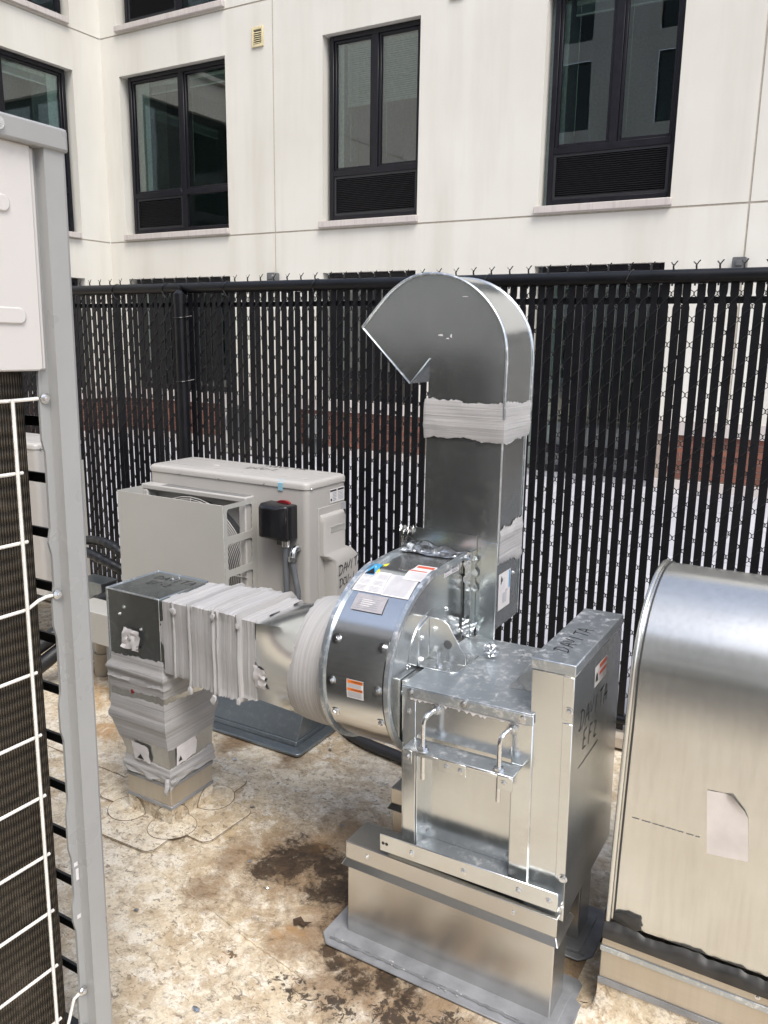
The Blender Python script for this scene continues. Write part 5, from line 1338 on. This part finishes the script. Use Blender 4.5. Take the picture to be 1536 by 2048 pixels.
m = MB(); m.tube([(-2.905,2.43,0),(-2.905,2.43,.105)], .043, 20); m.build('socket', 'pvc_pipe', t); m = MB(); m.tube([(-2.905,2.43,.09),(-2.905,2.43,.24)], .036, 20); m.build('pipe', 'pvc_pipe', t)
line('black flexible conduit lying on the roof behind the fan', [(-1.68,2.56,.03),(-1.60,2.50,.022),(-1.478,2.46,.022),(-1.316,2.435,.022),(-1.1,2.38,.022),(-.9,2.25,.03),(-.8,2.1,.1)], .021, 'conduit_black', 'conduit', 'floor_conduit', False)
# red cable seen between the fan and the hood
line('dark red cable hanging behind the fan cover', [(-.56,2.16,.42),(-.535,2.16,.30),(-.53,2.16,.15),(-.55,2.17,.02),(-.62,2.22,.012)], .011, 'red_plastic', 'cable', 'red_cable', False)

# ================================================================== FOREGROUND CONDENSER (left edge)
fu = thing('large_condenser', (-1.5, .3, .1), 'tall condenser at the left edge with dark coil, white wire guard and grey corner post', 'condenser')
XF = -1.20
# corner post: flange, step and outer face, one folded sheet
zt0, zb0 = 1.855, .12
m = MB(); prf = [(XF-.006,.873),(XF,.873),(XF,.887),(XF+.020,.8895),(XF+.020,.926),(XF+.017,.932),(XF-.04,.938),(XF-.04,.934),(XF+.012,.928),(XF+.015,.924),(XF+.015,.893),(XF-.006,.890)]
m.prism(prf, 'Z', zb0, zt0); post = m.build('corner_post', 'post_grey', fu, smooth=25)
# scalloped flange edge: tabs where the guard is screwed on
def scallop(z0, z1, d):
    m = MB(); e = .8735; pts = [(e,z0),(e-d*.15,z0+.012),(e-d,z0+.035),(e-d,z1-.035),(e-d*.15,z1-.012),(e,z1)]
    m.prism(pts, 'X', XF-.0055, XF-.0005); m.build('flange_tab', 'post_grey', fu, smooth=0)
for z0, z1 in ((1.335,1.515),(1.155,1.225),(1.0,1.12),(.80,.92),(.555,.70),(.40,.50),(.13,.30)): scallop(z0, z1, .006)
m = MB(); m.prism(rrect(-2.95, XF+.026, -.60, .938, .012, 3), 'Z', zt0-.016, zt0+.020); m.build('top_frame', 'post_grey', fu, bevel=.004)
bolt(fu, (XF+.026, .806, 1.858), (1,0,0), 1.1)
m = MB(); m.prism([(-.55,1.487),(.862,1.487),(.8705,1.490),(.8705,1.84),(-.55,1.84)], 'X', XF+.006, XF+.012); m.prism([(.862,1.489),(.8805,1.489),(.8805,1.838),(.862,1.838)], 'X', XF+.0005, XF+.006); up = m.build('upper_panel', 'unit_white', fu, bevel=.003)
for z, ye in ((1.745,.826),(1.575,.842)):
    m = MB(); m.prism(rrect(.2, ye, z-.013, z+.013, .012, 4), 'X', XF+.011, XF+.0155); m.build('embossed_slot', 'unit_white', up, bevel=.003)
# coil slab with rounded end
m = MB(); pts = [(-1.275,-.6),(-1.224,-.6),(-1.224,.842),(-1.228,.856),(-1.238,.864),(-1.254,.866),(-1.275,.860)]
m.prism(pts, 'Z', .14, 1.487); m.build('coil', 'coil_fins', fu, smooth=40)
m = MB(); m.box(-2.95, XF+.012, -.6, .93, .06, .125); m.build('base_pan', 'base_black', fu, bevel=.006)
m = MB(); m.box(-2.95,-2.93,-.6,.93,.125,1.84); m.box(-2.93,-1.24,-.62,-.60,.125,1.84); m.build('rear_panel', 'post_grey_dark', fu)
m = MB(); m.box(-2.9,-1.26,-.55,.80,1.49,1.83); m.build('fan_deck', 'guard_black', fu)
# white wire guard on the coil face
gx = XF-.012
for i in range(12):
    z = 1.438-.1195*i+.006
    if i: z = 1.4365-.1197*i
    m = MB()
    if i == 0: m.tube([(gx,-.58,1.438),(gx,.82,1.438),(gx+.003,.845,1.439),(gx+.010,.866,1.4405)], .0031, 8)
    elif i == 3: m.tube([(gx,-.58,z),(gx,.824,z),(gx+.004,.845,z+.012),(gx+.008,.858,z+.016),(gx+.012,.868,z+.017)], .0031, 8)
    else: m.tube([(gx,-.58,z),(gx,.834,z)], .0031, 8)
    m.build('guard_wire', 'guard_white', fu)
for y in (.820, .60, .36, .12, -.12, -.36):
    m = MB(); m.tube([(gx+.0062,y,1.440),(gx+.0062,y,.14)], .0031, 8); m.build('guard_wire', 'guard_white', fu)
m = MB(); m.tube([(gx,.816,.16),(gx+.004,.840,.20),(gx+.010,.858,.268),(gx+.012,.87,.273)], .0031, 8); m.build('guard_wire', 'guard_white', fu)
for z in (1.4405, 1.0945, .275): bolt(fu, (XF+.001, .877, z), (1,0,0), 1.0, 'screw')
bolt(fu, (XF+.001, .875, .19), (1,0,0), .9, 'screw')
m = MB()
for y, z, w, h in ((.880,.553,.004,.004),(.882,.53,.003,.012),(.880,.44,.004,.004)): m.box(XF+.0002, XF+.0008, y-w, y+w, z-h, z+h)
m.build('slot', 'paper', fu)
# black guard bars on the far side, seen through the gap
for i in range(12):
    z = 1.391-.1055*i; m = MB(); m.box(-2.90,-1.235,.940,.946,z-.009,z+.009); m.build('guard_bar', 'guard_black', fu)
m = MB(); m.box(-2.90,-1.46,.885,.925,.14,1.485); m.build('unseen_side_coil', 'coil_fins', fu)  # unseen side, extended back and kept dark for elbow and riser to reflect
m = MB(); m.box(-2.92,-1.27,.918,.930,1.487,1.838); m.build('unseen_side_panel', 'unit_white', fu)  # unseen white sheet, added to lighten reflections high on the gooseneck
fu.rotation_euler = (R(-.6), 0, 0); fu.location.z += .006; fu.location.y += .022

# ================================================================== RIGHT HOOD
hd = thing('barrel_hood', (-.05, 1.95, 0), 'large galvanised barrel-top roof hood with a peeling paper square at the right edge', 'hood')
HX0, HX1 = -.367, .30
arc = [(1.688,.245),(1.694,.40),(1.706,.55),(1.716,.66),(1.722,.715)]
for a in range(168, 8, -8): arc.append((1.962+.236*math.cos(R(a)), .792+.238*math.sin(R(a))))
arc += [(2.205,.70),(2.215,.50),(2.225,.245)]
m = MB(); m.ribbon(arc, 'X', HX0+.004, HX1); m.build('barrel_sheet', 'galvanised_hood', hd, smooth=50)
m = MB(); m.add([(HX0+.004,y,z) for y,z in arc], [tuple(range(len(arc)))]); m.add([(HX1-.001,y,z) for y,z in arc], [tuple(range(len(arc)))]); m.build('end_cheek', 'galvanised_duct', hd, smooth=0)
m = MB(); m.tube([(HX0,y-.002,z) for y,z in arc], .0062, 8); m.build('standing_seam', 'galvanised_hood', hd, smooth=60)
m = MB(); m.tube([(HX0+.012,y-.0015 if z < .8 else y,z+(.001 if z > .8 else 0)) for y,z in arc], .0022, 6); m.build('seam_edge', 'dark_edge', hd, smooth=60)
m = MB(); m.box(HX0+.03,.28,1.7105,1.7135,.768,.7765) if 0 else m.ribbon([(1.7265,.754),(1.7285,.762),(1.7300,.768)], 'X', HX0+.03, .28); m.build('lap_seam', 'rail_plate', hd, smooth=0, recalc=False)
m = MB(); rnd = random.Random(2); x = HX0+.03
while x < -.20:
    w = rnd.uniform(.004,.016); m.add([(x,1.7016,.508),(x+w,1.7016,.508),(x+w,1.7017,.510),(x,1.7017,.5095)], [(0,1,2,3)]); x += w+rnd.uniform(0,.006)
m.build('lap_seam', 'sealant_grey', hd, smooth=0, recalc=False)
# peeling paper
m = MB(); pp = [(-.190,.618),(-.128,.622),(-.120,.612),(-.102,.588),(-.094,.488),(-.176,.478)]
def ysheet(z):
    for (a, b) in zip(arc, arc[1:]):
        if a[1] <= z <= b[1]: f = (z-a[1])/(b[1]-a[1]); return a[0]+(b[0]-a[0])*f
    return 1.70
N1 = 10
def pf(u, v):
    a = Vector((-.190,.618)).lerp(Vector((-.176,.478)), v); b = Vector((-.110,.622)).lerp(Vector((-.094,.487)), v)
    if v < .25: b = b - Vector((.030*(1-v/.25),0))
    p = a.lerp(b, u); curl = .010*max(0, u-.75)*max(0,.3-v)*9
    return (p.x, ysheet(p.y)-.0016-curl-.0006*math.sin(u*7+v*5), p.y)
m.grid(pf, N1, N1); m.build('paper_square', 'paper_stained', hd, smooth=60, recalc=False)
# sealant line and curb
m = MB()
def seal(u, v):
    x = HX0-.006+.66*u; z = .208+.036*v+v*(.010*mnoise.noise(Vector((u*9,1,0)))+.005*mnoise.noise(Vector((u*40,2,0)))); b = .006*math.sin(math.pi*v)*(1+.6*mnoise.noise(Vector((u*14,v*2,4))))
    return (x, 1.684-.004-b-.012*(1-v), z)
m.grid(seal, 140, 7); m.build('sealant_joint', 'sealant_black', hd, smooth=60, recalc=False)
m = MB(); m.prism([(1.66,.20),(1.676,.20),(1.690,.262),(2.1,.262),(2.1,.2)], 'X', HX0-.010, HX0-.006); m.build('sealant_joint', 'sealant_black', hd)
m = MB(); bm = bmesh.new(); bmesh.ops.create_icosphere(bm, subdivisions=3, radius=.03)
for v in bm.verts: v.co *= 1+.5*mnoise.noise(v.co*50); v.co.y *= .12; v.co.x *= 1.1; v.co.z *= .55
m.v = [tuple(v.co+Vector((-.318,1.682,.262))) for v in bm.verts]; m.f = [tuple(v.index for v in f.verts) for f in bm.faces]; bm.free(); m.build('sealant_smear', 'sealant_black', hd)
m = MB(); m.box(HX0-.009,.32,1.676,2.235,.060,.212); m.build('curb_metal', 'galvanised_curb', hd, bevel=.003)
m = MB(); m.box(HX0-.0105,.32,1.6725,1.6758,.170,.184); m.build('curb_strip', 'galvanised_bright', hd, bevel=.001, seg=1)
m = MB(); m.box(HX0-.0105,.32,1.6715,1.6755,.084,.100); m.build('curb_strip', 'rail_plate', hd, bevel=.001, seg=1)
bolt(hd, (-.045,1.676,.198), (0,-1,0), .6)
m = MB(); pts = [(1.676,.085),(1.674,.05),(1.668,.022),(1.652,.008),(1.61,.003),(1.56,.001)]
def skirt(u, v):
    i = v*(len(pts)-1); k2 = min(int(i), len(pts)-2); f = i-k2; y = pts[k2][0]+(pts[k2+1][0]-pts[k2][0])*f; z = pts[k2][1]+(pts[k2+1][1]-pts[k2][1])*f
    d = 1.676-y
    if u < .12:      # wraps the left corner
        a = (1-u/.12)*R(90); return (HX0-.010-d*math.sin(a)+0, 1.676-d*math.cos(a)+.0*a + (.0), z+.0015*math.sin(a*9))
    return (HX0-.010+.70*(u-.12)/.88, y, z+.001*math.sin(u*40))
m.grid(skirt, 50, 16); m.add([(HX0-.010,1.676,.0845),(HX0-.010,2.235,.0845),(HX0-.012,2.235,.02),(HX0-.012,1.676,.02)], [(0,1,2,3)]); m.add([(HX0-.012,1.676,.02),(HX0-.012,2.235,.02),(HX0-.075,2.235,.002),(HX0-.075,1.676,.002)], [(0,1,2,3)])
m.build('membrane_flashing', 'roof_membrane', hd, smooth=60, recalc=False)

# ================================================================== BEYOND THE FENCE
bu = thing('far_condenser', (-6.78, 8.42, 0), 'beige condenser with round fan guard against the building, seen through the fence slats', 'condenser')
m = MB(); m.prism(rrect(-7.27,-6.30,8.25,8.60,.03,3), 'Z', .03, .80); m.build('casing', 'unit_beige', bu, smooth=40)
m = MB()
for k2 in range(1, 12): m.tube([(-6.98+.022*k2*math.cos(R(a)), 8.235, .42+.022*k2*math.sin(R(a))) for a in range(0,360,20)], .004, 5, closed=True)
m.build('fan_guard', 'box_grey', bu)
m = MB(); m.prism([(-6.98+.24*math.cos(R(20*k2)), .42+.24*math.sin(R(20*k2))) for k2 in range(18)], 'Y', 8.243, 8.249); m.build('fan_opening', 'conduit_grey', bu)
m = MB(); m.box(-7.2,-7.1,8.26,8.58,0,.03); m.box(-6.5,-6.4,8.26,8.58,0,.03); m.build('foot', 'box_grey', bu)
eb = thing('electrical_box', (-6.25, 8.93, .25), 'grey electrical box on the brick base seen through the fence slats', 'box')
m = MB(); m.box(-6.42,-6.12,8.86,8.985,.22,.53); m.build('body', 'post_grey', eb, bevel=.006); m = MB(); m.box(-6.40,-6.14,8.853,8.8595,.24,.51); m.build('door', 'post_grey', eb, bevel=.002); m = MB(); m.tube([(-6.27,8.93,.22),(-6.27,8.93,0)], .02, 8); m.build('pipe', 'box_grey', eb)

# ================================================================== SMALL THINGS ON THE ROOF
scr_spots = [(-1.61,1.92,.011,'grey scrap of foil on the roof right of the duct curb'),(-1.296,1.988,.010,'grey flake of sealant near the rear rail'),(-1.866,2.131,.012,'pale scrap on the roof behind the duct curb'),(-1.607,2.38,.010,'silver scrap lying beside the low dark curb'),(-1.308,1.619,.006,'small flake in the dark wet stain'),(-1.429,1.687,.006,'small grey flake left of the dark stain'),(-1.184,1.192,.012,'torn foil scrap on the roof at the bottom edge'),(-1.56,1.359,.010,'dull scrap beside the grey corner post')]
for i, (x, y, r_, lab) in enumerate(scr_spots):
    rnd = random.Random(i); m = MB(); n = 7; vs = [(x,y,.006)]
    for k2 in range(n):
        a = 2*math.pi*k2/n; rr = r_*rnd.uniform(.6,1.2); vs.append((x+rr*math.cos(a), y+.7*rr*math.sin(a), .002+rnd.random()*.005))
    m.add(vs, [(0,k2+1,(k2+1)%n+1) for k2 in range(n)])
    o = m.build('foil_scrap', 'sealant_grey' if i % 2 else 'foil', loc=(x,y,0), smooth=0, recalc=False); _set(o, lab, 'scrap', 'scraps of foil and sealant on the roof')
m = MB(); x, y = -1.14, 1.553
m.add([(x-.03,y,.004),(x-.012,y+.012,.012),(x+.004,y+.006,.006),(x+.028,y+.010,.012),(x+.012,y-.004,.004),(x+.022,y-.016,.010),(x-.002,y-.010,.008),(x-.014,y-.018,.004)], [(0,1,2,7),(2,3,4),(2,4,6,7),(4,5,6)])
_set(m.build('dry_leaf', 'leaf_brown', loc=(x,y,0), smooth=0, recalc=False), 'dry dark brown leaf beside the fan rail', 'leaf')
